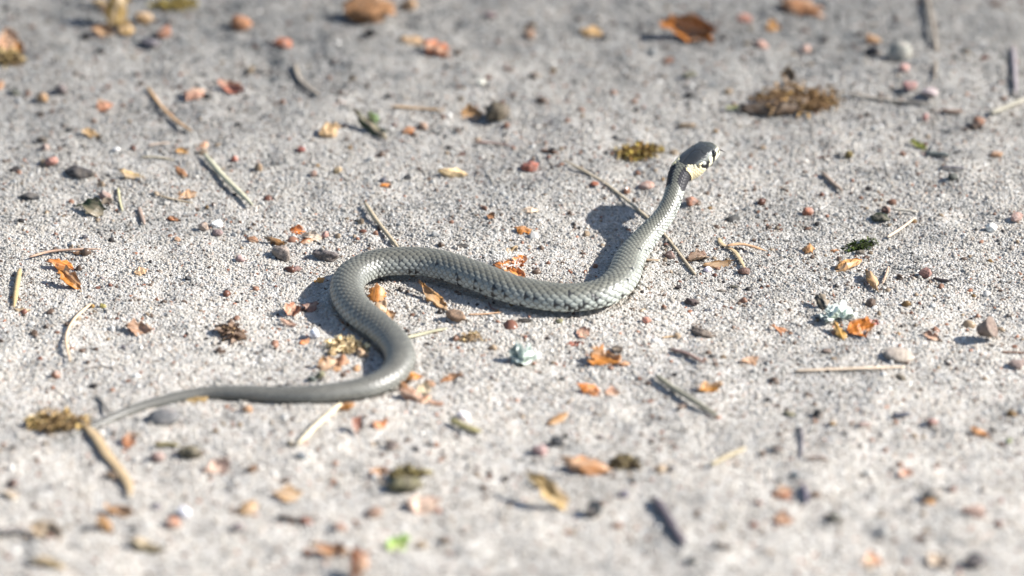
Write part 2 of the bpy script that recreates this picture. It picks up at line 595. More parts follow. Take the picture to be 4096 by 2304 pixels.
# --- scales of the body
u = np.interp(SS, fine, ucum)
VEDGE = math.radians(122)
v = np.sign(PH) * 8.5 * (np.minimum(np.abs(PH), VEDGE) / VEDGE) ** .88
Lg = Lsc(SS)
best = np.full(u.shape, -.55); bid_i = np.zeros(u.shape, int); bid_j = np.full(u.shape, 99); bq = np.ones(u.shape); bda = np.zeros(u.shape)
j0 = np.round(v).astype(int)
for dj in (-1, 0, 1):
    j = np.clip(j0 + dj, -8, 8)
    off = .5 * (j % 2)
    i0 = np.round(u - off)
    for di in (-1, 0, 1):
        i = i0 + di
        da = (i + off) - u
        db = v - j
        q = np.abs(da / .62) ** 2.1 + np.abs(db / .97) ** 1.9
        hgt = .62 * da + .40 * (1 - q) + .10 * np.exp(-(db / .16) ** 2) * (1 - q)
        win = (q < 1) & (hgt > best)
        best = np.where(win, hgt, best); bid_i = np.where(win, i, bid_i).astype(int); bid_j = np.where(win, j, bid_j)
        bq = np.where(win, q, bq); bda = np.where(win, da, bda)
vent = np.abs(PH) > VEDGE
fu = (u * .8) % 1.0
hv = (1 - fu) * .35
disp_b = np.where(vent, hv - .2, best) * Lg * .27
rs = np.random.default_rng(5)
hsh = lambda i, j, k: ((np.sin(i * 12.9898 + j * 78.233 + k * 37.719) * 43758.5453) % 1.0)
r1 = hsh(bid_i, bid_j, 1.0); r2 = hsh(bid_i, bid_j, 2.0)
phi_s = np.sign(bid_j) * (np.abs(bid_j) / 8.5) ** (1 / .88) * VEDGE
aphi = np.abs(np.where(np.abs(bid_j) < 20, phi_s, PH))
lerp = lambda a, b, t: a + (b - a) * t[..., None]
dors = np.array([.112, .109, .088]); flank = np.array([.225, .234, .214]); low = np.array([.42, .435, .395]); vcol = np.array([.52, .52, .46])
cb = lerp(dors, flank, np.clip((aphi - .55) / .75, 0, 1))
cb = lerp(cb, low, np.clip((aphi - 1.35) / .6, 0, 1))
# head end of the body is paler and greener
pale = np.clip((SS - (sB - 7.5)) / 5.5, 0, 1)
cb = cb * (1 + pale[..., None] * (.32 + .40 * np.clip((aphi - .4) / .9, 0, 1))[..., None] * np.array([.92, 1.0, .98]))
# tail smooth and greyer
tl = np.clip((9.0 - SS) / 5.0, 0, 1)
cb = lerp(cb, np.broadcast_to(np.array([.135, .130, .112]), cb.shape), tl * .9)
cb = cb * (.86 + .28 * r1)[..., None]
cb = np.where(vent[..., None], vcol * (.9 + .15 * np.sin(u * 7)[..., None]), cb)
skin_shade = np.array([.011, .011, .012])
nosc = (bid_j == 99) & ~vent
cb = np.where(nosc[..., None], skin_shade, cb)
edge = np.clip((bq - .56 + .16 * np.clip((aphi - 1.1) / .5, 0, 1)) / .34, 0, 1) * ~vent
cb = lerp(cb, np.broadcast_to(skin_shade * 2.2, cb.shape), edge * .80)  # scale rims: black skin between scales, plus shade of the overlap painted in
# black flecks along two lines on each flank, and bars low on the side
line1 = np.exp(-((aphi - .78) / .16) ** 2); line2 = np.exp(-((aphi - 1.30) / .16) ** 2); line3 = np.exp(-((aphi - 1.85) / .18) ** 2)
fade = np.clip((SS - 8) / 5, .0, 1)
nk = np.clip((SS - (sB - 3.6)) / 1.0, 0, 1)
fleck = (r2 < (.16 * line1 + (.24 + .1 * nk) * line2 + (.42 + .1 * nk) * line3) * fade)
part_ = (bda < .02 + .30 * r1 + .1 * nk)
cb = np.where((fleck & part_ & ~vent & ~nosc)[..., None], skin_shade, cb)
# collar: black crescents, open on the back
ds = SS - sB
cd = ds - .03 * np.sin(PH * 5)
blk = (cd > -.36 - .06 * np.cos(2 * (aphi - 1.4))) & (cd < .055) & (aphi > .30 + .08 * r1) & (aphi < 2.35)
yel = (ds > .015) & (aphi > .46) & (aphi < 2.2)
cb = np.where(blk[..., None], np.array([.006, .006, .010]) * (1 + .5 * r1)[..., None], cb)
cb = np.where((yel & (bid_j < 99))[..., None], np.array([.86, .72, .40]) * (.92 + .1 * r1)[..., None], cb)
disp_b = disp_b * np.clip((1.02 - tl * .35), .1, 1)

# --- shields of the head: seeds on its surface; the same number, the same shield
shields = []


def sh(col, *seeds, both=True):
    shields.append((col, [(t, math.radians(p)) for t, p in seeds]))
    if both:
        shields.append((col, [(t, -math.radians(p)) for t, p in seeds]))


CRN = (.032, .035, .037); CRM = (.74, .71, .52); BLK = (.010, .010, .012); YEL = (.88, .77, .49); GRY = (.20, .21, .20)
sh(CRN, (.15, 9), (.22, 12), (.30, 16), (.38, 16), (.46, 15), (.22, 24), (.28, 32), (.35, 40), (.42, 45), (.50, 50))   # parietal
sh((.035, .038, .039), (.57, 0), (.64, 0), both=False)                                # frontal
sh((.037, .040, .040), (.61, 38), (.67, 42), (.73, 38))                               # supraocular
sh((.046, .049, .044), (.81, 16), (.81, 38))                                           # prefrontal
sh((.075, .076, .06), (.90, 20))                                                       # internasal
sh((.30, .29, .22), (.97, 0), (.99, 60), (.99, -60), both=False)                     # rostral
sh((.30, .32, .30), (.655, 60))                                                      # postoculars
sh(CRM, (.635, 82), (.63, 92))
sh(CRM, (.845, 64), (.845, 82)); sh((.04, .04, .035), (.90, 76)); sh((.40, .39, .30), (.93, 50)); sh(CRM, (.92, 92))
sh((.13, .14, .13), (.53, 72), (.48, 68), (.38, 62), (.33, 56))                     # temporals
sh((.50, .52, .47), (.44, 79)); sh(BLK, (.36, 82), (.40, 92), (.30, 72)); sh((.66, .62, .46), (.225, 58), (.20, 54))
sh(BLK, (.75, 64), (.735, 80), (.715, 95), (.70, 110), (.69, 124))                   # dark round and below the eye
sh(BLK, (.50, 96), (.47, 106), (.53, 88)); sh(BLK, (.50, 118), (.46, 126))
sh(CRM, (.585, 108), (.57, 126)); sh(CRM, (.80, 104), (.80, 122)); sh(CRM, (.63, 120), (.63, 108)); sh(CRM, (.42, 112), (.40, 124)); sh((.5, .48, .36), (.875, 112)); sh(CRM, (.95, 108))
for k, t in enumerate([.38, .46, .54, .62, .70, .78, .86, .93]):
    sh(CRM if k % 2 else (.02, .02, .02), (t, 142))
for k, t in enumerate((.03, .09, .15, .21, .27, .33)):
    for p in ((34, 44, 57, 70, 84) if t < .18 else (57, 70, 84) if t < .25 else (72, 84)) + (98, 112, 126):
        sh(YEL if p < 120 else CRM, (t + (.03 if (p // 14) % 2 else 0), p))
for t in (.02, .07):
    for p in (10, 26, 42):
        sh((.17, .17, .145), (t + (.03 if p == 26 else 0), p))
for t in (.05, .15, .25, .35, .47, .60, .72, .84, .93):
    sh((.62, .62, .54), (t, 158)); sh((.66, .66, .58), (t, 176))
hr = np.where(ishead)[0]


def head_local(t, p):
    t = np.asarray(t, float)
    W_ = smooth_interp(t, tk, aW); T_ = smooth_interp(t, tk, aT); B_ = smooth_interp(t, tk, aB)
    c = np.cos(p); s = np.sin(p)
    ce = np.sign(c) * np.abs(c) ** .8; se = np.sign(s) * np.abs(s) ** .8
    return np.stack([t * HLa, se * W_, np.where(ce > 0, ce * T_, ce * B_)], -1)


HV = np.stack([TH_[hr] * HLa, ly[hr], lz[hr]], -1)
d1 = np.full(HV.shape[:2], 9.0); d2 = d1.copy(); hid = np.zeros(HV.shape[:2], int)
for k, (c, seeds) in enumerate(shields):
    dk = np.full(HV.shape[:2], 9.0)
    for t, p in seeds:
        dk = np.minimum(dk, np.linalg.norm(HV - head_local(t, p), axis=-1))
    closer = dk < d1
    d2 = np.where(closer, d1, np.minimum(d2, dk))
    hid = np.where(closer, k, hid)
    d1 = np.where(closer, dk, d1)
gap = d2 - d1
SC = np.array([c for c, _ in shields])
ch = SC[hid] * (.94 + .12 * hsh(hid, hid * 0, 3.0))[..., None]
gr = np.exp(-(gap / .0048) ** 2)
ch = lerp(ch, np.broadcast_to(np.array([.014, .014, .014]), ch.shape), gr * .85)
mouth = np.exp(-((np.abs(PH[hr]) - math.radians(133)) / .035) ** 2) * np.clip((TH_[hr] - .36) / .05, 0, 1)
ch = lerp(ch, np.broadcast_to(np.array([.015, .012, .012]), ch.shape), mouth)
disp_h = -.004 * gr + .006 * (1 - np.exp(-gap / .02)) - .010 * mouth + (brow + hollow + crown)[hr]
# blend from neck scales into head shields
bl = np.clip((TH_[hr] - .04 - .05 * np.cos(PH[hr])) / .04, 0, 1)
disp = disp_b.copy(); disp[hr] = disp_b[hr] * (1 - bl) + disp_h * bl
colr = cb.copy(); colr[hr] = np.where((bl > .5)[..., None], ch, cb[hr])
end = np.clip((1 - th) / .06, 0, 1)[:, None]
disp = disp * np.where(ishead[:, None], end, 1)
VX = base_pt + Nrm * disp[..., None]
rough = np.full(colr.shape[:2], .40); rough[hr] = .30
rough[blk] = .75
rough[hr] = np.where(bl > .5, .34, rough[hr])
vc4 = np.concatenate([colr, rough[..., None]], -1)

nt = NT('snake_skin')
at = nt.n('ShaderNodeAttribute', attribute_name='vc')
tc = nt.n('ShaderNodeTexCoord')
nz = nt.n('ShaderNodeTexNoise', i_Scale=38.0, i_Detail=4.0)
nt.l(tc.outputs['Object'], nz.inputs['Vector'])
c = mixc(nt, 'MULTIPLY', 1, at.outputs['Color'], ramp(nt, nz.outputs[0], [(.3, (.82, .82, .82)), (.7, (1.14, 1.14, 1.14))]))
p = nt.n('ShaderNodeBsdfPrincipled')
nt.l(c, p.inputs['Base Color'])
nt.l(at.outputs['Alpha'], p.inputs['Roughness'])
p.inputs['Specular IOR Level'].default_value = .6
p.inputs['Coat Weight'].default_value = .06
p.inputs['Coat Roughness'].default_value = .25
nt.l(p.outputs[0], nt.out.inputs[0])
M_SKIN = nt.m

snake = bpy.data.objects.new('grass_snake', None)
snake.empty_display_size = .5
base_xy = VX[len(VX) // 2].mean(0)
snake.location = (float(base_xy[0]), float(base_xy[1]), 0)
COL.objects.link(snake)
tag(snake, 'small grey grass snake with raised head and cream and black collar, winding over the sand', 'snake')
SL = np.array(snake.location)
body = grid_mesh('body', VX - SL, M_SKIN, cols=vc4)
body.parent = snake


def glossy(name, col, rough=.08, spec=.6):
    nt = NT(name)
    p = nt.n('ShaderNodeBsdfPrincipled', i_Roughness=rough)
    tc = nt.n('ShaderNodeTexCoord')
    nz = nt.n('ShaderNodeTexNoise', i_Scale=30.0)
    nt.l(tc.outputs['Object'], nz.inputs['Vector'])
    nt.l(mixc(nt, 'MULTIPLY', 1, col, ramp(nt, nz.outputs[0], [(.3, (.8, .8, .8)), (.7, (1.1, 1.1, 1.1))])), p.inputs['Base Color'])
    p.inputs['Specular IOR Level'].default_value = spec
    nt.l(p.outputs[0], nt.out.inputs[0])
    return nt.m


M_EYE = glossy('eye_dark', (.010, .009, .008), .05, .8)
M_IRIS = glossy('iris_ring', (.07, .055, .025), .15)
M_TONG = glossy('tongue_dark', (.02, .012, .012), .35)
ih = np.argmin(np.abs(th - .75))
Th, Uh, Rh, Ch = T[ih], U[ih], R[ih], Cc[ih]
for sgn in (1, -1):
    ang = math.radians(66)
    loc = head_local(.75, ang)
    cpos = Ch + Uh * (loc[2] - .010) + Rh * sgn * (loc[1] - .018)
    V = ICO3[0] * .066
    V = np.stack([V[:, 0] * 1.0, V[:, 1] * 1.0, V[:, 2]], -1)
    nrm = Rh * sgn * .88 + Uh * .40 + Th * .25
    nrm /= np.linalg.norm(nrm)
    e = mesh_obj('eye', V + cpos - SL, ICO3[1], M_EYE, snake)
    # thin iris ring round the pupil, part of the eye
    e1 = np.cross(nrm, Th); e1 /= np.linalg.norm(e1); e2 = np.cross(nrm, e1)
    RP = []
    for k in range(28):
        a_ = k / 28 * 2 * math.pi
        d = e1 * math.cos(a_) + e2 * math.sin(a_)
        ring = []
        for m in range(6):
            b_ = m / 6 * 2 * math.pi
            ring.append(cpos + nrm * (.0515 + .0022 * math.sin(b_)) + d * (.0335 + .0026 * math.cos(b_)))
        RP.append(ring)
    RP.append(RP[0])
    ir = grid_mesh('iris', np.array(RP) - SL, M_IRIS, cap=False)
    ir.parent = e
# tongue: a flat dark ribbon that forks at its tip
tip0 = Cc[-1] - T[-1] * .03 - U[-1] * .012
TD = np.array([.90, -.20, -.36]); TD /= np.linalg.norm(TD)
rings = []
for k, (d, wd_) in enumerate([(0, .018), (.05, .018), (.085, .018)]):
    c_ = tip0 + T[-1] * min(d, .03) + TD * d
    rings.append([c_ + R[-1] * wd_ * math.cos(a_) + U[-1] * .012 * math.sin(a_) for a_ in np.linspace(0, 2 * math.pi, 8, endpoint=False)])
V = [q for r_ in rings for q in r_]; Fc = []
for k in range(2):
    for m in range(8):
        Fc.append((k * 8 + m, k * 8 + (m + 1) % 8, (k + 1) * 8 + (m + 1) % 8, (k + 1) * 8 + m))
for sg in (1, -1):
    o0 = len(V)
    for d, wd_, sp in ((.08, .012, .006), (.12, .009, .014), (.16, .002, .024)):
        c_ = tip0 + T[-1] * .03 + TD * d + R[-1] * sg * sp
        V += [c_ + R[-1] * wd_ * math.cos(a_) + U[-1] * wd_ * .6 * math.sin(a_) for a_ in np.linspace(0, 2 * math.pi, 6, endpoint=False)]
    for k in range(2):
        for m in range(6):
            Fc.append((o0 + k * 6 + m, o0 + k * 6 + (m + 1) % 6, o0 + (k + 1) * 6 + (m + 1) % 6, o0 + (k + 1) * 6 + m))
tg = mesh_obj('tongue', np.array(V) - SL, Fc, M_TONG, snake)

# ------------------------------------------------------------------ litter on the sand
PAL = dict(orange=(.66, .25, .06), amber=(.46, .20, .04), tan=(.50, .33, .19), pink=(.52, .29, .21), brown=(.17, .095, .06), dark=(.035, .031, .028),
           red=(.36, .12, .075), cream=(.72, .60, .44), ochre=(.30, .20, .075), grey=(.24, .22, .215), white=(.80, .80, .82), straw=(.50, .42, .29),
           olive=(.17, .15, .085), green=(.06, .13, .035), lime=(.20, .42, .03), slate=(.10, .11, .125), dgreen=(.022, .035, .018), pale=(.62, .50, .40),
           rust=(.42, .15, .04), taupe=(.30, .23, .185), beige=(.52, .42, .26))
seed_n = [100]


def nseed():
    seed_n[0] += 1
    return seed_n[0]


def place(o, x, y, z=0.0, ang=0.0):
    """set a locally built thing down where the photograph shows it; ang: direction of its long axis in the picture"""
    p = px(x, y, z)
    p = px(x, y, z + gz(p))
    a, b = px(x, y), px(x + 40 * math.cos(math.radians(ang)), y - 40 * math.sin(math.radians(ang)))
    g = b - a
    az = math.atan2(g.y, g.x)
    o.location = (p.x, p.y, gz(p) + z)
    o.rotation_euler = (0, 0, az)
    return az


def colr_of(o, c, jit=.08):
    r = np.random.default_rng(nseed())
    c = PAL[c] if isinstance(c, str) else c
    if o.name.startswith(('pebble', 'cone', 'oval')):
        c = tuple(.72 * q for q in c) if max(c) < .7 else c
    k = 1 + r.uniform(-jit, jit, 3)
    o.color = (c[0] * k[0], c[1] * k[1], c[2] * k[2], 1)


def chip(x, y, L, W, ang, col, label, name='husk_flake', cat='husk', curl=None, tilt=None, mat=None, group=None, crump=None):
    """papery curved flake with an uneven outline and real thickness"""
    s = nseed(); r = np.random.default_rng(s)
    L = L * PC; Wd = W * PC * 1.6
    flat_ = r.random() < .6
    nu, nv = (8, 6) if flat_ else (12, 8)
    curl = r.uniform(.5, 1.1) if curl is None else curl
    bend = r.uniform(-.35, .5)
    asym = r.uniform(.6, 1.5)
    jag = r.normal(0, .20, (nu, 2))
    blunt = r.choice([.10, .35, .6, .8], 2, p=[.4, .25, .2, .15])
    crump = r.uniform(.06, .16) if crump is None else crump
    th_ = max(.010, min(.02, .06 * Wd))
    top = np.zeros((nu, nv, 3))
    for i in range(nu):
        uu = i / (nu - 1)
        prof = max(math.sin(math.pi * min(max((uu ** asym) * .93 + .035, 0), 1)) ** .75, blunt[0] * max(0, 1 - uu * 2.2), blunt[1] * max(0, uu * 2.2 - 1.2), .08)
        for k in range(nv):
            vv = k / (nv - 1) * 2 - 1
            hw = Wd / 2 * prof * (1 + jag[i, 0 if vv < 0 else 1])
            a_ = vv * curl
            yy = math.sin(a_) / max(curl, .2) * hw
            zz = (1 - math.cos(a_)) / max(curl, .2) * hw
            xx = (uu - .5) * L + (.08 * L * r.normal() if i in (0, nu - 1) else 0)
            zz += bend * L * (uu - .5) ** 2 * 1.6 + crump * L * mnoise.noise(Vector((uu * 4 + s, vv * 1.6, s * .37)))
            top[i, k] = (xx, yy, zz)
    flip = r.random() < .45
    if flip:
        top[..., 2] *= -1
    bot = top.copy(); bot[..., 2] -= th_
    V = np.concatenate([top.reshape(-1, 3), bot.reshape(-1, 3)])
    Fc = []
    M = nu * nv
    ix = lambda i, k: i * nv + k
    for i in range(nu - 1):
        for k in range(nv - 1):
            q = (ix(i, k), ix(i + 1, k), ix(i + 1, k + 1), ix(i, k + 1))
            Fc.append(q); Fc.append(tuple(M + t for t in q[::-1]))
    bd = [ix(i, 0) for i in range(nu)] + [ix(nu - 1, k) for k in range(1, nv)] + [ix(i, nv - 1) for i in range(nu - 2, -1, -1)] + [ix(0, k) for k in range(nv - 2, 0, -1)]
    for a_, b_ in zip(bd, bd[1:] + bd[:1]):
        Fc.append((b_, a_, M + a_, M + b_))
    # tilt towards or away from the viewer, then let the lowest point touch the sand
    tl = math.radians(r.uniform(12, 38) if tilt is None else tilt)
    Vt = V
    o = mesh_obj(name, V, Fc, mat or M_HUSK, smooth=not flat_)
    az = place(o, x, y, 0, ang)
    rot = Matrix.Rotation(tl, 3, 'X') @ Matrix.Rotation(az, 3, 'Z')
    Vt = V @ np.array(rot).T
    o.rotation_euler = rot.to_euler()
    zmin = np.percentile(Vt[:, 2], 4)
    zc = (Vt[:, 2].max() - zmin) * .5
    p = px(x, y, zc)
    g = gz(p)
    p = px(x, y, zc + g)
    o.location = (p.x, p.y, g - zmin + .008)
    colr_of(o, col)
    tag(o, label, cat, group)
    return o


def pebble(x, y, L, Hh, col, label, ang=0, name='pebble', cat='pebble', facets=4, amp=.22, mat=None, sub=2, freq=1.1, group=None, deep=.85):
    s = nseed(); r = np.random.default_rng(s)
    V0, Fc = ICO3 if sub == 3 else ICO2
    V = lump(V0, s, amp * (1.5 if sub == 2 else 1), freq, facets + (2 if sub == 2 else 0), r)
    V = V / np.abs(V).max(0)
    a = L * PC / 2
    h = min(Hh * PC / 2 * 1.02, a * 1.2)
    V = V * np.array([a, a * deep, h])
    o = mesh_obj(name, V, Fc, mat or M_STONE, smooth=(r.random() < .4 or sub == 3))
    p = px(x, y, h * .75)
    g = gz(p)
    p = px(x, y, h * .75 + g)
    o.location = (p.x, p.y, g + h * .72)
    az = math.radians(ang) if ang else r.uniform(-.4, .4)
    o.rotation_euler = (r.uniform(-.15, .15), r.uniform(-.15, .15), az)
    colr_of(o, col)
    tag(o, label, cat, group)
    return o


def stem(P, w, col, label, name='straw', cat='straw', flat=.75, lift=.03, arch=.0, taper=(.6, .35), mat=None, group=None, split=True, knots=0):
    """dry stem or twig lying along pixel points P, w photo px thick"""
    s = nseed(); r = np.random.default_rng(s)
    rad = w * PC / 2
    Q = []
    for k, (x, y) in enumerate(P):
        p = px(x, y, rad + lift)
        t = k / (len(P) - 1)
        z = gz(p) + rad * flat + lift + arch * math.sin(math.pi * t)
        Q.append(np.array(px(x, y, z)))
    D = catmull(np.array(Q), 8)
    n, m = len(D), 10
    tg_ = np.gradient(D, axis=0); tg_ /= np.linalg.norm(tg_, axis=1)[:, None]
    side = np.cross(tg_, [0, 0, 1.0]); side /= np.linalg.norm(side, axis=1)[:, None]
    up = np.cross(side, tg_)
    Pm = np.zeros((n, m, 3))
    grv = r.uniform(.0, .16, m)
    for i in range(n):
        t = i / (n - 1)
        k = np.interp(t, [0, .12, .8, 1], [taper[0], 1, .95, taper[1]])
        k *= 1 + .12 * mnoise.noise(Vector((t * 6, s, 0)))
        if knots:
            k *= 1 + .35 * math.exp(-(((t * knots) % 1 - .5) / .12) ** 2)
        for q in range(m):
            a_ = q / m * 2 * math.pi
            rr = rad * k * (1 - grv[q])
            Pm[i, q] = D[i] + side[i] * rr * math.cos(a_) + up[i] * rr * flat * math.sin(a_)
    c0 = D.mean(0)
    o = grid_mesh(name, Pm - c0, mat or M_WOOD)
    o.location = c0
    colr_of(o, col)
    tag(o, label, cat, group)
    return o


def blade_cloud(n, a, b, c, r, size, vcs, droop=.3):
    """many small curved leaves over an ellipsoid"""
    V, Fc, Cl = [], [], []
    for _ in range(n):
        d = r.normal(size=3); d[2] = abs(d[2]) * .8; d /= np.linalg.norm(d)
        k = r.uniform(.45, 1.0)
        p = d * np.array([a, b, c]) * k
        dr = d * .7 + r.normal(0, .55, 3); dr[2] -= droop * .3; dr /= np.linalg.norm(dr)
        sd_ = np.cross(dr, r.normal(size=3)); sd_ /= np.linalg.norm(sd_)
        upv = np.cross(dr, sd_)
        L = size * r.uniform(.5, 1.4); w = L * r.uniform(.16, .34)
        o0 = len(V)
        cv = vcs[r.integers(len(vcs))] * r.uniform(.75, 1.25)
        for t, ww in ((0, .5), (.45, 1), (1, .08)):
            cc_ = p + dr * L * t - np.array([0, 0, 1]) * L * .35 * t * t
            V += [cc_ + sd_ * w * ww - upv * w * .3 * ww, cc_ + upv * w * .12, cc_ - sd_ * w * ww - upv * w * .3 * ww]
            Cl += [list(cv) + [1]] * 3
        for k2 in range(2):
            for e_ in range(2):
                q = o0 + k2 * 3 + e_
                Fc.append((q, q + 1, q + 4, q + 3))
    return V, Fc, Cl


def tuft(x, y, L, Hh, ang, col, label, name='moss_tuft', cat='moss', n=150, size=None, vcs=None, core=True, group=None):
    s = nseed(); r = np.random.default_rng(s)
    a = L * PC / 2 * 1.05; h = Hh * PC * .7; b = a * .55
    size = size or min(max(h, .05) * .75, .14)
    vcs = [np.array(v) for v in (vcs or [(1, 1, 1), (.7, .65, .6), (1.35, 1.3, 1.0), (.5, .45, .42)])]
    V, Fc, Cl = blade_cloud(int(n * 1.6), a, b, h, r, size, vcs)
    if core:
        cv = lump(ICO2[0], s, .45, 1.6)
        cv = cv * np.array([a * .7, b * .6, h * .45])
        o0 = len(V)
        V += list(cv); Fc += [tuple(o0 + q for q in f) for f in ICO2[1]]; Cl += [[.55, .5, .45, 1]] * len(cv)
    o = mesh_obj(name, V, Fc, M_MOSS, cols=Cl, smooth=False)
    place(o, x, y, h * .3, ang)
    o.location.z -= h * .15
    colr_of(o, col)
    tag(o, label, cat, group)
    return o


def lichen(x, y, L, Hh, label, n=22, ang=0, col=(.80, .86, .79)):
    """ruffled lobes of pale lichen spreading from one foot"""
    s = nseed(); r = np.random.default_rng(s)
    a = L * PC / 2
    h = Hh * PC * .95
    V, Fc, Cl = [], [], []
    for k in range(n):
        az = r.uniform(0, 2 * math.pi); el = r.uniform(.1, 1.2)
        d = np.array([math.cos(az) * math.cos(el), math.sin(az) * math.cos(el), math.sin(el)])
        foot = np.array([r.uniform(-.5, .5) * a, r.uniform(-.3, .3) * a, .0])
        reach = np.array([a * .85, a * .6, h]) * r.uniform(.6, 1.05)
        sd_ = np.cross(d, [0, 0, 1.0]) + r.normal(0, .3, 3); sd_ /= np.linalg.norm(sd_)
        nv_ = np.cross(d, sd_)
        wdt = a * r.uniform(.15, .30)
        o0 = len(V)
        nu, nvv = 5, 7
        G = np.zeros((nu, nvv, 3))
        for i in range(nu):
            t = i / (nu - 1)
            for j in range(nvv):
                q = j / (nvv - 1) * 2 - 1
                ww = wdt * (.25 + 1.0 * t ** .7)
                ruf = .22 * wdt * math.sin(q * 6 + k * 2.1) * t + .10 * wdt * math.sin(q * 13 + k) * t * t
                roll_ = .5 * wdt * t * t * (1 if k % 3 else -1)
                ed = 1 - .25 * abs(q) ** 2 + .12 * math.sin(q * 9 + k * 1.7)
                G[i, j] = foot + d * reach * t * ed + sd_ * ww * q + nv_ * (ruf + roll_ * (1 - q * q))
        bt_ = G + nv_ * .009
        V += list(G.reshape(-1, 3)) + list(bt_.reshape(-1, 3))
        M = nu * nvv
        under = np.array([.30, .34, .33]) if r.random() < .2 else np.array([.85, .9, .85])
        bri = r.uniform(.85, 1.25)
        Cl += [[bri, bri, bri, 1]] * M + [list(under) + [1]] * M
        for i in range(nu - 1):
            for j in range(nvv - 1):
                q = (o0 + i * nvv + j, o0 + (i + 1) * nvv + j, o0 + (i + 1) * nvv + j + 1, o0 + i * nvv + j + 1)
                Fc.append(q); Fc.append(tuple(M + t for t in q[::-1]))
        for j in range(nvv - 1):
            q = o0 + (nu - 1) * nvv + j
            Fc.append((q, q + M, q + M + 1, q + 1))
        for e_ in (0, nvv - 1):
            for i in range(nu - 1):
                q = o0 + i * nvv + e_
                Fc.append((q, q + nvv, q + nvv + M, q + M))
    o = mesh_obj('lichen_tuft', V, Fc, M_LICH, cols=Cl)
    place(o, x, y, .01, ang)
    zmin = min(v_[2] for v_ in V)
    o.location.z += .02 - min(zmin, 0) * .5
    colr_of(o, col, .03)
    tag(o, label, 'lichen')
    return o


def bark(x, y, L, Hh, ang, col, label, name='bark_fragment', cat='bark', amp=.5, freq=1.8, mat=None, deep=.6):
    o = pebble(x, y, L, Hh, col, label, name=name, cat=cat, facets=2, amp=amp, mat=mat or M_BARK, sub=3, freq=freq, deep=deep)
    a, b = px(x, y), px(x + 40 * math.cos(math.radians(ang)), y - 40 * math.sin(math.radians(ang)))
    g = b - a
    o.rotation_euler = (0, 0, math.atan2(g.y, g.x))
    return o


def cupule(x, y, L, col, label):
    """short stump of a bud: a cone with a flat round face, tipped on its side"""
    prof = [(0, .30), (.25, .34), (.6, .46), (.9, .56), (1.0, .60), (1.04, .57), (1.03, .45), (.99, .2), (.98, .0)]
    n = 20; Lc = L * PC
    P = np.array([[(xx * Lc * .8, rr * Lc * math.cos(a) * (1 + .05 * math.sin(3 * a)), rr * Lc * math.sin(a)) for a in np.linspace(0, 2 * math.pi, n, endpoint=False)] for xx, rr in prof])
    o = grid_mesh('bud_stump', P, M_BARK)
    p = px(x, y, .25)
    o.location = (p.x - .14, p.y, gz(p) + .17)
    o.rotation_euler = (0, math.radians(-28), math.radians(-18))
    colr_of(o, col)
    tag(o, label, 'bud stump')


def fluffy(x, y, label):
    """orange husk pieces matted with white fibres: one thing with its parts"""
    p = px(x, y, 0)
    root = bpy.data.objects.new('fibrous_husk', None)
    root.empty_display_size = .2
    root.location = (p.x, p.y, gz(p))
    COL.objects.link(root)
    tag(root, label, 'husk')
    bpy.context.view_layer.update()
    for (dx, dy, L, W, an, c) in ((-22, 14, 70, 38, 10, 'orange'), (30, 0, 60, 42, 60, 'orange'), (-45, 22, 55, 34, -10, 'orange'), (20, 42, 70, 30, -15, 'orange'), (-6, -36, 80, 28, 35, 'ochre')):
        k = chip(x + dx, y + dy, L, W, an, c, '', curl=.9)
        del k['label'], k['category']
        k.name = 'husk_scale'
        k.location = Vector(k.location) - root.location + Vector((0, 0, .03))
        k.parent = root
    r = np.random.default_rng(77)
    V, Fc = [], []
    for _ in range(320):
        c0 = np.array([r.normal(0, .13) - .02, r.normal(0, .12) - .10, .06 + .05 * r.random()])
        d = r.normal(size=3); d[2] = abs(d[2]) * .5; d /= np.linalg.norm(d)
        e = np.cross(d, r.normal(size=3)); e /= np.linalg.norm(e)
        L = r.uniform(.05, .15); o0 = len(V)
        for t in np.linspace(0, 1, 5):
            c_ = c0 + d * L * t + e * L * .7 * t * t
            for a_ in (0, 2.1, 4.2):
                V.append(c_ + (e * math.cos(a_) + np.cross(d, e) * math.sin(a_)) * .0055)
        for k in range(4):
            for m in range(3):
                Fc.append((o0 + k * 3 + m, o0 + k * 3 + (m + 1) % 3, o0 + (k + 1) * 3 + (m + 1) % 3, o0 + (k + 1) * 3 + m))
    f = mesh_obj('fibres', V, Fc, M_WOOD, root)
    f.color = (.95, .93, .88, 1)
    f['kind'] = 'stuff'


# ---- stems, needles and twigs
stem([(2255, 639), (2350, 692), (2440, 748), (2588, 869), (2663, 945), (2720, 1018), (2779, 1096)], 15, (.42, .33, .23), 'long dry stem passing under the raised neck of the snake', name='dry_stalk', cat='stalk', lift=.02, taper=(.4, 1))
stem([(819, 617), (880, 690), (950, 760), (1010, 819)], 27, (.42, .41, .32), 'pale split straw lying slantwise left above the snake', lift=.05)
stem([(1459, 810), (1505, 880), (1560, 950), (1600, 1000)], 21, (.36, .35, .24), 'greenish straw leaning against the top bend of the snake', lift=.06)
stem([(590, 350), (640, 420), (700, 480), (768, 525)], 19, (.42, .28, .17), 'curved brown needle above the pale split straw', name='pine_needle', cat='needle', lift=.05)
stem([(117, 1028), (200, 1006), (300, 998), (403, 996)], 14, (.45, .32, .22), 'slim arched needle above the amber flake at left', name='pine_needle', cat='needle', lift=.05)
stem([(80, 1075), (68, 1140), (56, 1229)], 22, (.50, .33, .17), 'short broad tan needle near the left edge', name='pine_needle', cat='needle', lift=.05, taper=(.5, .3))
stem([(362, 1216), (297, 1277), (265, 1351), (281, 1446)], 14, (.68, .55, .35), 'pale bowed stem left of the tail, curved like a hook', name='dry_stalk', cat='stalk', lift=.07)
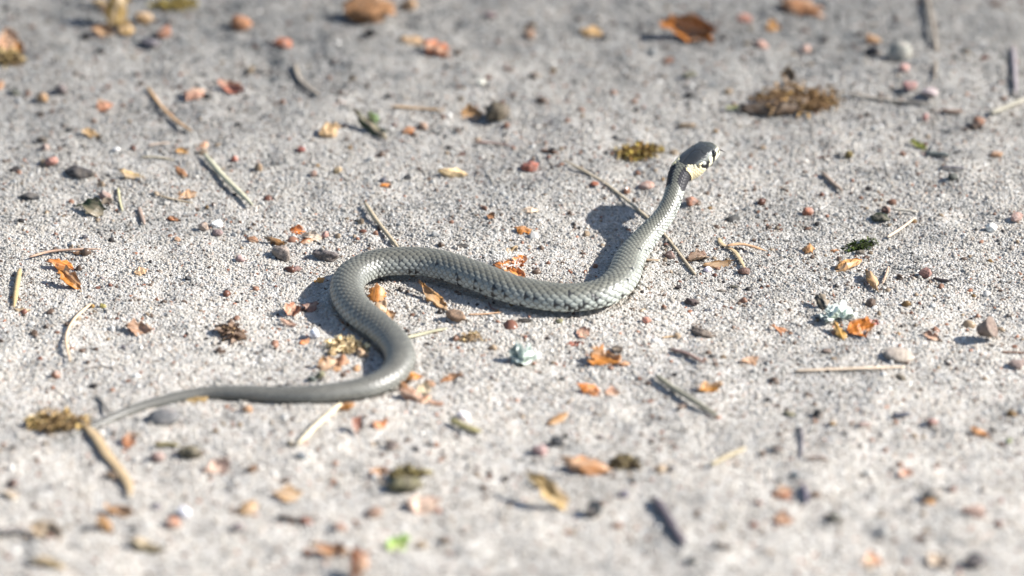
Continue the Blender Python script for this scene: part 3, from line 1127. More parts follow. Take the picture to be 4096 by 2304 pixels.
stem([(1178, 254), (1200, 320), (1278, 382)], 24, 'taupe', 'grey brown bent twig under the oblong orange stone', name='twig', cat='twig')
stem([(1570, 424), (1660, 432), (1777, 440)], 14, (.48, .33, .22), 'straight tan needle left of the round dark bark', name='pine_needle', cat='needle', lift=.05)
stem([(1898, 566), (1970, 572), (2055, 584)], 13, 'taupe', 'thin grey twig below the round dark bark', name='twig', cat='twig')
stem([(588, 583), (635, 575), (680, 571)], 11, (.66, .58, .44), 'short cream splinter left of two tiny orange chips', name='splinter', cat='splinter')
stem([(566, 628), (620, 628), (696, 640)], 11, (.42, .36, .24), 'thin olive twiglet under the cream splinter', name='twig', cat='twig')
stem([(472, 752), (478, 800), (490, 845)], 12, (.58, .46, .32), 'thin upright pale stem beside the dark green leaf scrap', name='dry_stalk', cat='stalk')
stem([(556, 830), (566, 862), (578, 897)], 20, 'taupe', 'short blunt brown splinter right of the dark green leaf scrap', name='splinter', cat='splinter')
stem([(636, 782), (690, 796), (772, 812)], 11, (.35, .30, .2), 'thin olive stem under a white and orange chip', name='dry_stalk', cat='stalk')
stem([(1623, 1351), (1700, 1332), (1787, 1313)], 22, 'straw', 'flat straw touching the outer side of the lower bend', lift=.03, flat=.4)
stem([(1872, 1258), (1935, 1256), (2005, 1249)], 9, 'tan', 'hair thin tan stalk right of the brown nut husk', name='dry_stalk', cat='stalk')
stem([(1955, 1209), (1966, 1232), (1988, 1240)], 10, (.15, .10, .09), 'tiny dark hooked stalk in the shadow of the body', name='dry_stalk', cat='stalk')
stem([(1363, 1615), (1270, 1695), (1188, 1780)], 26, 'cream', 'cream straw sticking out from under the rear body', lift=.04)
stem([(3178, 1484), (3320, 1478), (3470, 1472), (3618, 1468)], 21, (.58, .47, .35), 'long level straw at right below the flat oval pebble', lift=.03, flat=.6)
stem([(3570, 837), (3620, 841), (3671, 848)], 15, (.56, .50, .38), 'short level straw beside black moss at right', lift=.05)
stem([(3549, 948), (3600, 915), (3660, 871)], 14, (.62, .55, .40), 'short pale straw slanting up to the level one', lift=.05)
stem([(3554, 1067), (3544, 1100), (3530, 1134)], 12, (.48, .36, .26), 'tiny upright splinter beside the two long orange husks', name='splinter', cat='splinter', lift=.06)
stem([(4005, 1407), (4050, 1409), (4110, 1413)], 9, 'brown', 'thread thin dark twig at the right edge', name='twig', cat='twig')
stem([(2626, 1502), (2700, 1556), (2790, 1612), (2872, 1664)], 27, (.27, .22, .17), 'thick grey brown stick sloping down right of centre', name='stick', cat='stick', lift=.06)
stem([(2684, 1396), (2750, 1416), (2816, 1452)], 20, (.30, .20, .17), 'short dull purple brown twig right of the amber flake', name='twig', cat='twig')
stem([(2647, 1350), (2680, 1346), (2710, 1343)], 8, 'tan', 'tiny pale splinter above the purple brown twig', name='splinter', cat='splinter')
stem([(2580, 1040), (2640, 1042)], 15, (.46, .36, .25), 'stub of straw lying right behind the neck base', lift=.02)
stem([(2161, 600), (2196, 604), (2233, 612)], 16, 'brown', 'short brown twig left of the long dry stem tip', name='twig', cat='twig')
stem([(3290, 690), (3330, 730), (3370, 763)], 22, 'taupe', 'short blunt grey stick right of the snake head', name='stick', cat='stick')
stem([(3700, -40), (3722, 60), (3742, 180), (3738, 320)], 22, (.25, .205, .155), 'broad blurred tan straw standing at the top right', lift=.04, arch=.05)
stem([(3962, 452), (4030, 425), (4120, 385)], 30, (.36, .32, .26), 'grey weathered stick entering at the right edge', name='stick', cat='stick', lift=.04)
stem([(4052, 185), (4058, 280), (4064, 375)], 24, (.24, .23, .22), 'dark upright grey stick at the far right edge', name='stick', cat='stick', lift=.05)
stem([(3390, 372), (3560, 400), (3740, 414)], 16, (.30, .28, .21), 'long thin dull twig behind the pink clods', name='twig', cat='twig')
stem([(3765, 440), (3810, 446), (3855, 442)], 24, (.20, .14, .11), 'stubby brown twig left of the weathered stick', name='twig', cat='twig')
stem([(3706, 610), (3750, 615), (3798, 622)], 26, (.15, .145, .14), 'dark grey twig stub below the yellow green sprig', name='twig', cat='twig')
stem([(3765, 668), (3814, 670), (3862, 674)], 17, (.18, .17, .17), 'lower thinner dark twig near the right edge', name='twig', cat='twig')
stem([(3733, 1112), (3766, 1120), (3805, 1124)], 15, 'dark', 'small black twig right of a dark topped pink stone', name='twig', cat='twig')
stem([(2906, 982), (2960, 976), (3010, 986), (3071, 1006)], 20, (.55, .38, .22), 'twisted dry leaf blade ending in a thin point', name='dry_grass', cat='dry grass', flat=.45, lift=.09, taper=(.4, .08))
stem([(2875, 952), (2886, 975), (2930, 1000), (2955, 1030), (2985, 1085)], 21, (.48, .36, .22), 'drooping tan leaf strip under the twisted dry blade', name='dry_grass', cat='dry grass', flat=.4, lift=.04)
stem([(345, 1705), (385, 1748), (424, 1812), (470, 1870), (510, 1930), (522, 1985)], 48, (.46, .33, .19), 'wide dry grass blade crossing the tail tip', name='dry_grass', cat='dry grass', flat=.28, lift=.06, taper=(.5, .2))
stem([(380, 1580), (410, 1610), (440, 1660)], 15, (.2, .17, .15), 'thin dark twig meeting the tail from above', name='twig', cat='twig')
stem([(330, 1480), (400, 1464), (470, 1474)], 8, (.28, .24, .2), 'hair thin dark stalk above the tail', name='dry_stalk', cat='stalk')
stem([(1803, 1678), (1860, 1706), (1925, 1727)], 32, (.34, .27, .13), 'stubby olive brown stick below a white stone', name='stick', cat='stick', lift=.05)
stem([(2615, 1990), (2665, 2060), (2700, 2120), (2742, 2183)], 34, (.11, .10, .10), 'long charcoal twig blurred in front at right of centre', name='twig', cat='twig', knots=3)
stem([(2843, 1859), (2915, 1822), (2986, 1790)], 24, (.42, .36, .27), 'blurred yellowish straw in front right of the charcoal twig', lift=.05)
stem([(3223, 1836), (3268, 1830), (3315, 1838)], 18, (.22, .16, .14), 'short brown twig in front, bowed like a brow', name='twig', cat='twig', lift=.04)
stem([(3570, 1660), (3607, 1658), (3645, 1652)], 23, 'slate', 'slate grey twig stub beside a white grain, lower right', name='twig', cat='twig')
stem([(1110, 2062), (1188, 2078), (1268, 2064)], 30, (.16, .135, .13), 'dark bowed twig at the bottom left of centre', name='twig', cat='twig')
stem([(620, 1779), (668, 1776), (716, 1782)], 27, (.26, .22, .13), 'olive twig stub right of the small orange bit', name='twig', cat='twig')
stem([(-20, 2128), (42, 2124), (98, 2120)], 40, (.20, .18, .16), 'thick blurred grey twig at the bottom left edge', name='twig', cat='twig')
stem([(2860, 2176), (2896, 2183), (2934, 2190)], 24, (.17, .13, .11), 'blurred brown twig stub right of the charcoal twig', name='twig', cat='twig')
stem([(3208, 1940), (3222, 1970), (3226, 2010)], 22, (.13, .12, .14), 'dark hooked twig right of a red chip, lower right', name='twig', cat='twig')
stem([(3200, 1710), (3208, 1745), (3204, 1830)], 16, (.17, .16, .18), 'upright dark thin twig in the lower right quarter', name='twig', cat='twig')

# ---- papery husks and flakes
H = chip
H(244, 1066, 100, 42, -12, 'orange', 'amber bud flake with a white torn top, left side', curl=.8)
H(283, 1112, 118, 44, -28, 'amber', 'long amber flake directly beneath the torn one', curl=.9)
H(1509, 1178, 74, 54, 78, 'orange', 'bright orange husk standing inside the first bend', curl=.9, tilt=40)
H(1517, 1226, 64, 42, 20, 'tan', 'translucent tan husk under the standing orange one', curl=.9)
H(1738, 1181, 172, 36, -33, (.48, .28, .10), 'twisted amber leaf sliver below the front body arch', name='dry_leaf', cat='leaf', curl=.9)
H(1188, 916, 58, 34, 0, 'orange', 'shiny orange husk at the top of a small heap', curl=1.2)
H(1247, 943, 72, 38, -10, 'pale', 'pale tan husk in the middle of the small heap', curl=1.1)
H(1225, 966, 50, 24, 10, 'rust', 'rusty husk tucked under the pale tan one')
H(1103, 967, 88, 40, -15, (.22, .11, .035), 'dark amber curl above the hollow grey husk', curl=1.3)
H(1172, 1234, 72, 52, 50, (.46, .22, .13), 'curled pinkish orange husk left of the shadowed bend', curl=1.2)
H(1241, 1226, 60, 40, 10, (.36, .19, .14), 'dull pink husk lying in the shadow of the bend')
H(1151, 1293, 70, 26, -20, 'pink', 'faint greyish pink flake below the curled pinkish husk')
H(1278, 1123, 38, 20, 15, (.60, .30, .05), 'tiny bright orange bit at the edge of the bend')
H(1220, 1367, 40, 24, 20, 'orange', 'tiny orange chip beside the white stone')
H(1310, 1452, 84, 42, 12, (.60, .34, .18), 'pale orange curl above the rear body', curl=1.1)
H(1368, 1446, 60, 32, 60, 'rust', 'rusty upright half of the pale orange curl', curl=1.0, tilt=35)
H(1649, 1508, 66, 34, 0, 'orange', 'orange flake touching the outside of the rear bend')
H(1803, 1507, 88, 26, 12, (.44, .2, .09), 'slim orange brown flake right of the rear bend')
H(1648, 1584, 92, 42, -12, (.44, .22, .13), 'glossy pink brown husk under the rear bend', curl=1.1)
H(1694, 1550, 54, 38, 0, 'cream', 'cream chip on top of the pink brown husk')
H(1330, 1408, 46, 26, 30, (.55, .36, .2), 'small tan flake at the edge of the beige moss')
H(1452, 1420, 52, 30, -20, (.6, .42, .25), 'papery tan flake touching the beige moss by the body', curl=1.0)
H(1345, 1478, 44, 20, 10, (.5, .25, .1), 'thin rusty flake under the pale orange curl')
H(1425, 1476, 36, 22, 40, (.56, .3, .14), 'small peach flake between curl and rear body')
H(1612, 1545, 58, 30, -30, (.36, .16, .07), 'dark rusty husk pressed against the rear bend', curl=1.2)
H(1700, 1600, 56, 26, 25, (.58, .30, .16), 'peach flake between pink brown husk and thin pink flake')
H(1722, 1538, 48, 24, -35, (.46, .30, .18), 'tan flake right of the cream chip')
H(1560, 1262, 44, 26, -50, (.50, .24, .08), 'small amber husk at the foot of the translucent one')
H(1010, 960, 46, 22, -10, (.42, .22, .12), 'small rusty flake left of the dark amber curl')
H(2040, 1080, 60, 26, -20, (.70, .30, .07), 'orange sliver lying against the body behind the arch')
H(1745, 1613, 62, 24, -10, 'pink', 'thin pink flake right of the pink brown husk')
H(1384, 1626, 58, 30, 10, 'amber', 'amber chip beside the cream straw end')
H(1432, 1695, 72, 30, 70, (.34, .17, .11), 'rusty sliver standing on edge below the rear body', tilt=40)
H(1522, 1695, 62, 28, 12, 'orange', 'small orange chip below the rear body')
H(2096, 922, 58, 30, -8, 'amber', 'amber chip above the fibrous husk')
H(2122, 842, 64, 20, 0, 'cream', 'cream flake between snake and long stem', curl=.6)
H(1965, 863, 32, 26, -20, (.36, .19, .08), 'tiny brown chip above the middle of the snake')
H(2790, 1022, 80, 46, 10, (.14, .07, .035), 'dark brown cupped husk right of the neck', curl=1.3)
H(2872, 1057, 112, 36, 4, (.28, .13, .035), 'shiny dark amber flake right of the cupped husk', curl=.8)
H(2419, 1420, 122, 60, -5, 'amber', 'large glossy amber flake below the front body', curl=.8, tilt=30)
H(2470, 1402, 46, 26, 0, 'dark', 'dark tip lying at the amber flake\'s right edge')
H(2501, 1457, 32, 20, 0, 'orange', 'orange crumb right under the large amber flake')
H(2843, 1543, 96, 34, 8, (.44, .20, .03), 'amber flake above the end of the thick stick', curl=.9)
H(2999, 1441, 64, 36, 5, (.70, .44, .28), 'pale orange shell piece right of the purple twig', curl=1.0)
H(2334, 1330, 54, 38, -30, 'pink', 'dull pink chip below the front curve')
H(2297, 1377, 66, 15, 4, 'red', 'thin maroon sliver left of the amber flake', curl=.5)
H(2355, 1557, 84, 46, -15, 'orange', 'two toned orange flake below the lichen')
H(2451, 1568, 54, 34, 0, 'pink', 'faded pink chip right of the two toned flake')
H(2228, 1679, 88, 28, 18, (.62, .33, .14), 'slanting pale orange chip above the black stone')
H(2345, 1865, 184, 60, -8, (.46, .20, .06), 'big blurred orange curl in front, right of centre', curl=1.0, tilt=25)
H(2186, 1966, 215, 62, -24, (.55, .37, .18), 'blurred tan dead leaf in front, folded lengthwise', name='dry_leaf', cat='leaf', curl=1.1)
H(3438, 1303, 98, 62, 10, (.56, .20, .03), 'bright orange husk right of the pale lichen', curl=.9, tilt=32)
H(3358, 1326, 96, 26, -45, (.50, .30, .08), 'narrow amber strip between lichen and orange husk', curl=.8)
H(3496, 1290, 40, 24, -20, (.68, .36, .24), 'pink torn edge piece right of the orange husk')
H(3130, 1319, 86, 22, -18, (.52, .26, .13), 'slim orange chip left of the pale lichen')
H(3392, 1062, 122, 40, 12, (.66, .36, .14), 'long orange husk at right, upper of two', curl=.9, tilt=25)
H(3486, 1118, 112, 30, -50, (.58, .33, .15), 'long orange husk at right, lower of two', curl=1.0)
H(3236, 999, 42, 36, 90, (.60, .30, .13), 'small split orange husk right of the neck', curl=1.2)
H(3337, 1006, 34, 13, 0, 'rust', 'tiny rusty chip beside the green moss sprig')
H(3724, 1340, 68, 28, -12, (.42, .27, .18), 'hollow brown husk between lichen and bud stump', curl=1.3)
H(3915, 1727, 86, 28, -18, (.50, .20, .04), 'orange sliver near the lower right edge')
H(1315, 525, 88, 50, 10, (.68, .42, .24), 'cream and orange husk left of the green sprig', curl=1.0)
H(1633, 525, 46, 26, 8, 'rust', 'rusty chip right of the green sprig')
H(1814, 694, 112, 32, -5, (.72, .60, .30), 'cream winged scale above the snake\'s middle', curl=.7)
H(1538, 742, 54, 18, 4, 'orange', 'orange fleck above the greenish straw')
H(922, 339, 104, 44, -12, (.46, .21, .14), 'pinkish husk right of the curved brown needle', curl=1.2)
H(779, 376, 80, 48, 5, 'pink', 'blurred pink chip above the curved brown needle')
H(416, 421, 70, 40, 10, (.45, .20, .10), 'folded rusty husk, upper left', curl=1.2)
H(366, 533, 92, 24, -12, (.44, .27, .14), 'slim tan flake under the folded rusty husk')
H(729, 604, 48, 28, -5, (.58, .27, .05), 'orange chip with dark edge left of the straw tip')
H(816, 583, 52, 22, 50, (.62, .36, .20), 'small peach chip at the pale straw\'s tip')
H(530, 700, 100, 32, -12, (.58, .40, .20), 'cream tan flake right of the black charred bit')
H(723, 689, 72, 20, -25, (.40, .22, .11), 'narrow brown flake left of the pale split straw')
H(747, 779, 66, 36, 5, (.66, .42, .24), 'white and orange chip left of the straw\'s foot', curl=1.0)
H(694, 877, 54, 18, -10, 'rust', 'small rusty flake above a white quartz grain', curl=1.0)
H(323, 1014, 58, 18, 0, (.36, .2, .1), 'tiny brown husk under the arched needle', curl=1.2)
H(564, 1089, 44, 34, 10, (.62, .38, .22), 'small peach chip on bare sand, left', curl=.8)
H(554, 1303, 98, 46, -5, 'pink', 'pink cleft shell piece above the tail', curl=.9)
H(85, 1242, 54, 26, 0, 'tan', 'tan crumb at the foot of the broad tan needle')
H(1644, 164, 100, 36, -4, (.50, .30, .15), 'blurred tan flake joined to a red husk, top')
H(1750, 196, 108, 72, -10, (.48, .17, .085), 'blurred orange red husk right of the tan flake', curl=1.1, tilt=30)
H(1888, 447, 78, 52, 0, (.50, .30, .15), 'tan husk attached left of the round dark bark')
H(2366, 132, 94, 42, -5, (.56, .34, .17), 'blurred peach flake at the top, middle', curl=.7)
H(3204, 30, 170, 74, -10, (.36, .17, .09), 'blurred brown leaf scrap at the top right', name='dry_leaf', cat='leaf')
H(3093, 106, 58, 42, 0, (.46, .24, .06), 'blurred ochre chip right of the orange lump')
H(3496, 159, 68, 42, -20, (.33, .17, .06), 'brown flake on top of a black clod')
H(3151, 300, 90, 40, 80, (.17, .10, .05), 'brown flake standing up on the mossy bark', tilt=55, curl=.7)
H(413, 117, 98, 44, -8, (.40, .22, .12), 'glossy brown husk under the ochre leaf, upper left', curl=1.1)
H(503, 110, 62, 52, 0, (.44, .26, .07), 'ochre husk right of the glossy brown one')
H(577, 79, 66, 46, -15, (.44, .25, .12), 'blurred tan husk right of the ochre leaf')
H(470, 30, 190, 70, 65, (.25, .15, .035), 'ochre dead leaf clump at the top left', name='dry_leaf', cat='leaf', curl=.8, tilt=55)
H(400, 18, 80, 40, -15, (.32, .2, .07), 'small ochre scrap left of the dead leaf clump')
H(34, 150, 92, 62, 75, (.44, .24, .11), 'tan husk standing at the left edge, top', tilt=45)
H(70, 188, 62, 38, 60, (.46, .20, .035), 'orange flake beside the standing tan husk', tilt=40)
H(2, 342, 44, 26, 70, (.46, .2, .06), 'orange scrap cut by the left edge')
H(138, 1680, 50, 26, -10, (.60, .24, .12), 'orange tip on the ochre moss by the tail')
H(779, 1603, 100, 22, 4, (.46, .28, .12), 'amber flake caught under the tail', curl=.6)
H(424, 1722, 52, 20, 80, 'white', 'white sliver at the tail tip', curl=.5, tilt=40)
H(514, 1759, 54, 40, -5, (.56, .22, .08), 'small orange husk below the grey oval stone')
H(874, 1859, 92, 46, 10, (.60, .46, .36), 'faded peach flake below the tail')
H(419, 2098, 82, 46, -35, (.44, .22, .08), 'blurred orange brown husk, bottom left', curl=1.1)
H(477, 2039, 122, 42, -10, (.52, .34, .20), 'blurred tan flake above the orange brown husk')
H(594, 2183, 128, 46, -10, (.34, .27, .16), 'blurred olive tan chip at the bottom left')
H(986, 2039, 84, 44, 20, (.60, .36, .20), 'blurred peach chip left of the dark bowed twig')
H(190, 2251, 130, 36, -8, (.42, .29, .19), 'blurred tan sliver at the bottom left corner')
H(185, 2120, 135, 70, -20, (.50, .38, .26), 'blurred beige curl right of the thick grey twig', curl=1.2)
H(1146, 1976, 100, 54, -10, (.60, .39, .22), 'blurred apricot flake above the dark bowed twig')
H(1517, 1886, 66, 34, 6, (.52, .30, .15), 'blurred peach chip left of the brown moss clump')
H(1697, 2018, 128, 58, 4, (.74, .58, .46), 'blurred cream shell below the brown moss clump', curl=.8)
H(1326, 2198, 116, 52, -6, (.36, .17, .07), 'blurred rusty chip left of the green leaf', curl=.9)
H(1432, 2262, 120, 56, 70, (.36, .16, .08), 'blurred rusty flake standing at the bottom edge', tilt=50)
H(1591, 2170, 92, 48, 18, 'lime', 'bright green leaf scrap at the bottom', name='leaf_scrap', cat='leaf', curl=.5, tilt=20)
H(3130, 1971, 70, 40, 10, (.44, .19, .12), 'blurred red chip, upper of two at lower right')
H(3130, 2069, 72, 40, -8, (.48, .24, .15), 'blurred red orange chip, lower of two at lower right')
H(3485, 2236, 72, 48, 12, (.64, .36, .22), 'blurred salmon chip at the bottom right')
H(3750, 2241, 100, 50, -30, (.38, .34, .24), 'blurred grey olive chip left of the black stone, bottom right')
H(3899, 2050, 86, 38, -6, (.54, .36, .33), 'faded pink chip above the bottom right black stone')
H(3623, 1891, 44, 44, -60, (.58, .32, .2), 'small blurred peach chip, lower right')
H(366, 826, 100, 50, -20, 'dgreen', 'dark green black leaf scrap, left', name='leaf_scrap', cat='leaf', curl=.5, tilt=30)
H(424, 806, 62, 24, 10, 'dark', 'narrow black leaf scrap right of the green black one', name='leaf_scrap', cat='leaf')
H(1478, 486, 190, 42, -24, (.035, .06, .022), 'dark green leaf sprig curled at its tip', name='leaf_scrap', cat='leaf', curl=1.1, tilt=28)
H(1492, 474, 62, 28, -35, (.10, .20, .04), 'light green leaflet lying on the dark green sprig', name='leaf_scrap', cat='leaf', tilt=34)
H(4037, 1764, 22, 16, 60, (.24, .28, .12), 'tiny pale green fleck at the lower right edge', name='leaf_scrap', cat='leaf')
H(2933, 432, 52, 30, 0, (.08, .15, .03), 'green leaflet at the left end of the mossy bark', name='leaf_scrap', cat='leaf')
H(3289, 1213, 76, 40, -48, (.03, .036, .034), 'black leaf scrap standing above the pale lichen', name='leaf_scrap', cat='leaf', tilt=45, curl=.8)
H(3671, 578, 80, 24, -22, (.26, .24, .06), 'yellow green sprig in the right upper part', name='leaf_scrap', cat='leaf', curl=1.1)

# ---- bark, charred bits and dark fragments
K = bark
K(1990, 448, 122, 92, 10, (.075, .065, .045), 'round dark bark piece right of the tan needle', amp=.35, deep=.8)
K(318, 690, 136, 42, -8, (.06, .055, .05), 'black charred bark bit with ragged outline, left')
K(116, 784, 96, 30, -8, (.055, .055, .055), 'black crumbly bark near the left edge')
K(170, 560, 56, 30, -5, (.075, .06, .052), 'small black bark lump on the upper left sand')
K(1305, 1017, 116, 50, -10, (.15, .135, .125), 'dark grey bark flake left of the snake\'s top bend')
K(1125, 1012, 98, 66, -20, (.26, .215, .175), 'hollow grey brown nut husk beneath the dark amber curl', name='nut_husk', cat='nut husk', amp=.35)
K(1180, 1076, 60, 28, 10, (.20, .12, .10), 'reddish dark bark bit under the grey flake')
K(1845, 985, 66, 15, 5, 'dark', 'thin black bark sliver above the front body')
K(1824, 1262, 94, 48, -20, (.28, .185, .12), 'brown cupped nut husk below the amber leaf sliver', name='nut_husk', cat='nut husk', amp=.32)
K(2096, 1282, 64, 17, 0, 'dark', 'flat black bark bit in front of the body')
K(2713, 1149, 34, 20, 20, 'dark', 'small black crumb right of the front curve', name='dark_crumb', cat='bark')
K(2883, 1163, 38, 13, 5, (.07, .055, .05), 'flat dark crumb below the shiny amber flake', name='dark_crumb', cat='bark')
K(2938, 1147, 44, 15, -8, (.09, .08, .07), 'flat brown crumb right of the flat dark one', name='dark_crumb', cat='bark')
K(2769, 1208, 68, 32, -15, (.10, .075, .06), 'ragged brown bark bit right of the front curve')
K(2832, 1241, 48, 16, 5, 'slate', 'slate dark crumb under the ragged brown bark', name='dark_crumb', cat='bark')
K(2806, 1326, 112, 34, -18, (.155, .12, .10), 'brown and slate bark strip above the purple twig')
K(3522, 871, 96, 36, -8, (.035, .042, .024), 'black mossy lump under the level straw')
K(3541, 838, 54, 36, -20, (.2, .13, .1), 'brown bark crumb on the black mossy lump')
K(3467, 1029, 34, 16, 0, (.10, .06, .05), 'tiny dark crumb above the two long husks', name='dark_crumb', cat='bark')
K(3602, 1508, 56, 24, -25, (.17, .14, .11), 'small dark chip below the long level straw')
K(3793, 1455, 38, 17, -25, (.13, .105, .085), 'small dark chip right of the flat oval pebble')
K(3305, 1404, 46, 28, -10, (.24, .175, .13), 'small brown bark crumb below the orange chip')
K(657, 130, 84, 56, 20, (.25, .12, .075), 'blurred reddish bark bit, top left')
K(600, 170, 100, 40, -15, (.14, .14, .135), 'blurred slate bark flake left under the reddish bit')
K(58, 371, 66, 20, -28, (.06, .07, .055), 'dark green black sliver at the left edge')
K(1633, 20, 80, 60, 0, (.33, .19, .13), 'blurred pink brown lump right of the big brown one')
K(2758, 297, 68, 30, 12, (.12, .115, .09), 'blurred olive dark bit above the snake head')
K(2138, 302, 60, 32, 0, (.17, .125, .115), 'blurred dark brown bit at the top, middle')
K(2748, 503, 86, 25, 4, (.18, .12, .085), 'blurred brown bit just above the head')
K(3490, 206, 64, 58, 0, (.025, .025, .032), 'blurred black clod under a brown flake')
K(3395, 620, 38, 46, 0, (.16, .11, .035), 'dark ochre crumb on the right upper sand')
K(1623, 1938, 160, 76, 5, (.17, .145, .085), 'blurred olive brown bark clump in front, centre')
K(753, 1806, 126, 54, -12, (.15, .135, .09), 'dark olive moss covered bit below the tail')
K(445, 1902, 60, 44, -15, (.24, .175, .10), 'blurred brown knob beside the wide grass blade')
K(1962, 60, 70, 30, 0, (.2, .16, .14), 'blurred brown crumb right of the big brown lump')
K(3332, 2068, 80, 42, -18, (.10, .10, .085), 'blurred dark olive chip right of the lower red chip')
K(1162, 1775, 44, 36, -40, (.26, .20, .15), 'brown crumb at the cream straw\'s lower end')
K(3178, 1897, 46, 22, 0, (.10, .125, .14), 'blurred slate blue crumb, lower right')
K(3157, 1655, 56, 24, -12, (.20, .175, .11), 'flat olive crumb left of a black one, lower right')
K(3440, 1010, 40, 22, 0, (.13, .11, .09), 'dark crumb right of the green moss sprig')
K(1464, 34, 262, 128, 0, (.32, .165, .085), 'big blurred brown lump cut by the top edge', name='cone_fragment', cat='cone', amp=.5, freq=2.2)
H(2758, 100, 215, 110, -10, (.36, .125, .03), 'blurred rusty orange crumpled leaf at the top, right of centre', name='dry_leaf', cat='leaf', curl=1.5, tilt=48, crump=.26)
K(3100, 428, 330, 66, 4, (.10, .07, .048), 'long mossy bark piece casting a dark shadow, upper right', amp=.6, freq=2.2, deep=.4)

# ---- stones
P = pebble
P(654, 1670, 138, 52, (.22, .205, .20), 'grey oval stone under the tail', facets=1, amp=.10, sub=3, name='oval_stone', cat='stone')
P(3597, 1420, 124, 42, (.50, .39, .32), 'flat oval pinkish pebble above the long level straw', facets=1, amp=.10, sub=3)
P(1260, 1335, 44, 50, 'white', 'white quartz stone left of the lower bend', facets=5)
P(1851, 1660, 54, 50, 'white', 'white wedge shaped stone on the stubby olive stick', facets=5)
P(3231, 847, 50, 45, (.48, .21, .125), 'orange cube shaped stone right of the neck', facets=6)
P(2763, 805, 58, 44, (.42, .22, .135), 'brown orange stone right behind the neck', facets=5)
P(2681, 1020, 44, 40, (.26, .18, .14), 'brown pebble between neck base and stem')
P(2830, 1078, 36, 24, 'white', 'white pebble against the shiny amber flake')
P(2586, 1282, 40, 34, (.66, .32, .24), 'salmon pink pebble right below the front curve')
P(2628, 1279, 22, 20, 'white', 'white bead grain beside the salmon pink pebble')
P(2236, 1285, 32, 18, (.22, .21, .09), 'olive green grain in front of the body')
P(2975, 1082, 54, 34, (.22, .14, .10), 'brown pebble under the drooping leaf strip')
P(2117, 668, 78, 50, (.42, .17, .11), 'red pebble left of the long dry stem', facets=3)
P(2377, 737, 40, 26, 'red', 'small red brown pebble under the long dry stem')
P(2583, 740, 72, 34, (.44, .255, .19), 'flat pinkish pebble left of the nape')
P(241, 355, 62, 54, (.24, .205, .195), 'blurred grey brown round pebble, upper left', facets=1)
P(172, 390, 58, 54, (.48, .28, .13), 'blurred tan orange round pebble, upper left', facets=2)
P(959, 90, 104, 70, (.44, .215, .11), 'blurred orange stone at the top, left of centre', facets=4)
P(1135, 170, 94, 50, (.42, .155, .075), 'blurred oblong orange stone near the top', facets=3)
P(183, 590, 40, 32, (.38, .25, .22), 'dull pink pebble under the small black bark')
P(466, 600, 34, 30, 'white', 'white round quartz grain, upper left', facets=1)
P(207, 646, 64, 46, 'pink', 'pale pink pebble above the black charred bark')
P(938, 636, 34, 26, (.54, .19, .12), 'small red pebble right of the pale straw')
P(1692, 503, 48, 42, (.46, .30, .21), 'faint pinkish pebble below the tan needle')
P(1204, 599, 42, 26, (.30, .12, .09), 'small maroon pebble above the snake, left')
P(1353, 681, 42, 34, (.54, .40, .26), 'tan pebble above the greenish straw')
P(1254, 694, 28, 36, (.46, .32, .22), 'small tan pebble left of the tan one')
P(1035, 668, 40, 46, (.36, .23, .15), 'brown pebble right of the pale split straw')
P(1533, 721, 32, 20, (.08, .09, .12), 'blue black grain above the orange fleck')
P(1925, 331, 44, 36, (.66, .65, .64), 'blurred white pebble above the round dark bark', facets=2)
P(2122, 138, 54, 40, (.38, .23, .17), 'blurred brownish pebble left of the peach flake')
P(2980, 74, 74, 34, (.38, .18, .14), 'blurred red stone right of the rusty lump')
P(3050, 180, 58, 40, (.54, .32, .24), 'blurred pink pebble below the red stone')
P(3220, 199, 50, 38, (.60, .40, .30), 'blurred salmon pebble above the mossy bark')
P(3598, 205, 104, 100, (.37, .34, .32), 'large blurred grey clod at the upper right', facets=2, amp=.2)
P(3614, 272, 48, 36, (.54, .33, .31), 'pink crystal at the foot of the grey clod', facets=5)
P(3640, 339, 66, 46, (.44, .26, .23), 'blurred pinkish stone below the grey clod')
P(3720, 367, 74, 40, (.56, .47, .45), 'blurred pale stone right of the pinkish one')
P(3703, 472, 32, 42, (.54, .25, .22), 'blurred bright pink pebble below the thin dull twig')
P(3915, 488, 54, 48, (.30, .15, .11), 'blurred red brown stone under the weathered stick')
P(3983, 617, 58, 36, (.48, .31, .20), 'blurred tan pebble near the right edge')
P(3809, 705, 44, 32, (.10, .115, .10), 'dark round grain under the lower dark twig')
P(419, 782, 58, 38, (.40, .24, .20), 'reddish pebble above the narrow black scrap')
P(811, 906, 48, 40, (.42, .33, .27), 'tan brown stone left of the small heap', facets=5)
P(869, 930, 54, 34, (.33, .25, .235), 'purplish stone right of the tan brown stone')
P(869, 897, 54, 30, (.72, .72, .70), 'clear white quartz grain above the purplish stone')
P(710, 957, 32, 20, (.56, .36, .22), 'tiny tan pebble on bare sand above the peach chip')
P(1300, 940, 38, 30, (.60, .32, .28), 'pink pebble at the right of the small heap', facets=2)
P(959, 1033, 42, 36, (.44, .32, .28), 'pinkish grey pebble below the purplish stone')
P(753, 1112, 28, 24, (.07, .075, .085), 'black round grain on bare sand, left', facets=1)
P(408, 1115, 26, 18, (.16, .17, .20), 'slate grain right of the long amber flake')
P(493, 1388, 22, 18, (.10, .10, .14), 'dark blue grain below the pink cleft shell')
P(339, 948, 26, 20, (.09, .10, .11), 'black grain above the arched needle', facets=2)
P(411, 1224, 30, 26, (.50, .38, .14), 'yellow grain right of the hooked stem\'s top')
P(368, 1226, 24, 22, (.48, .26, .08), 'ochre grain at the hooked stem\'s top')
P(1284, 1500, 44, 40, (.34, .33, .18), 'yellow green pebble above the rear body')
P(1250, 1518, 40, 28, (.13, .14, .13), 'dark pebble touching the yellow green one')
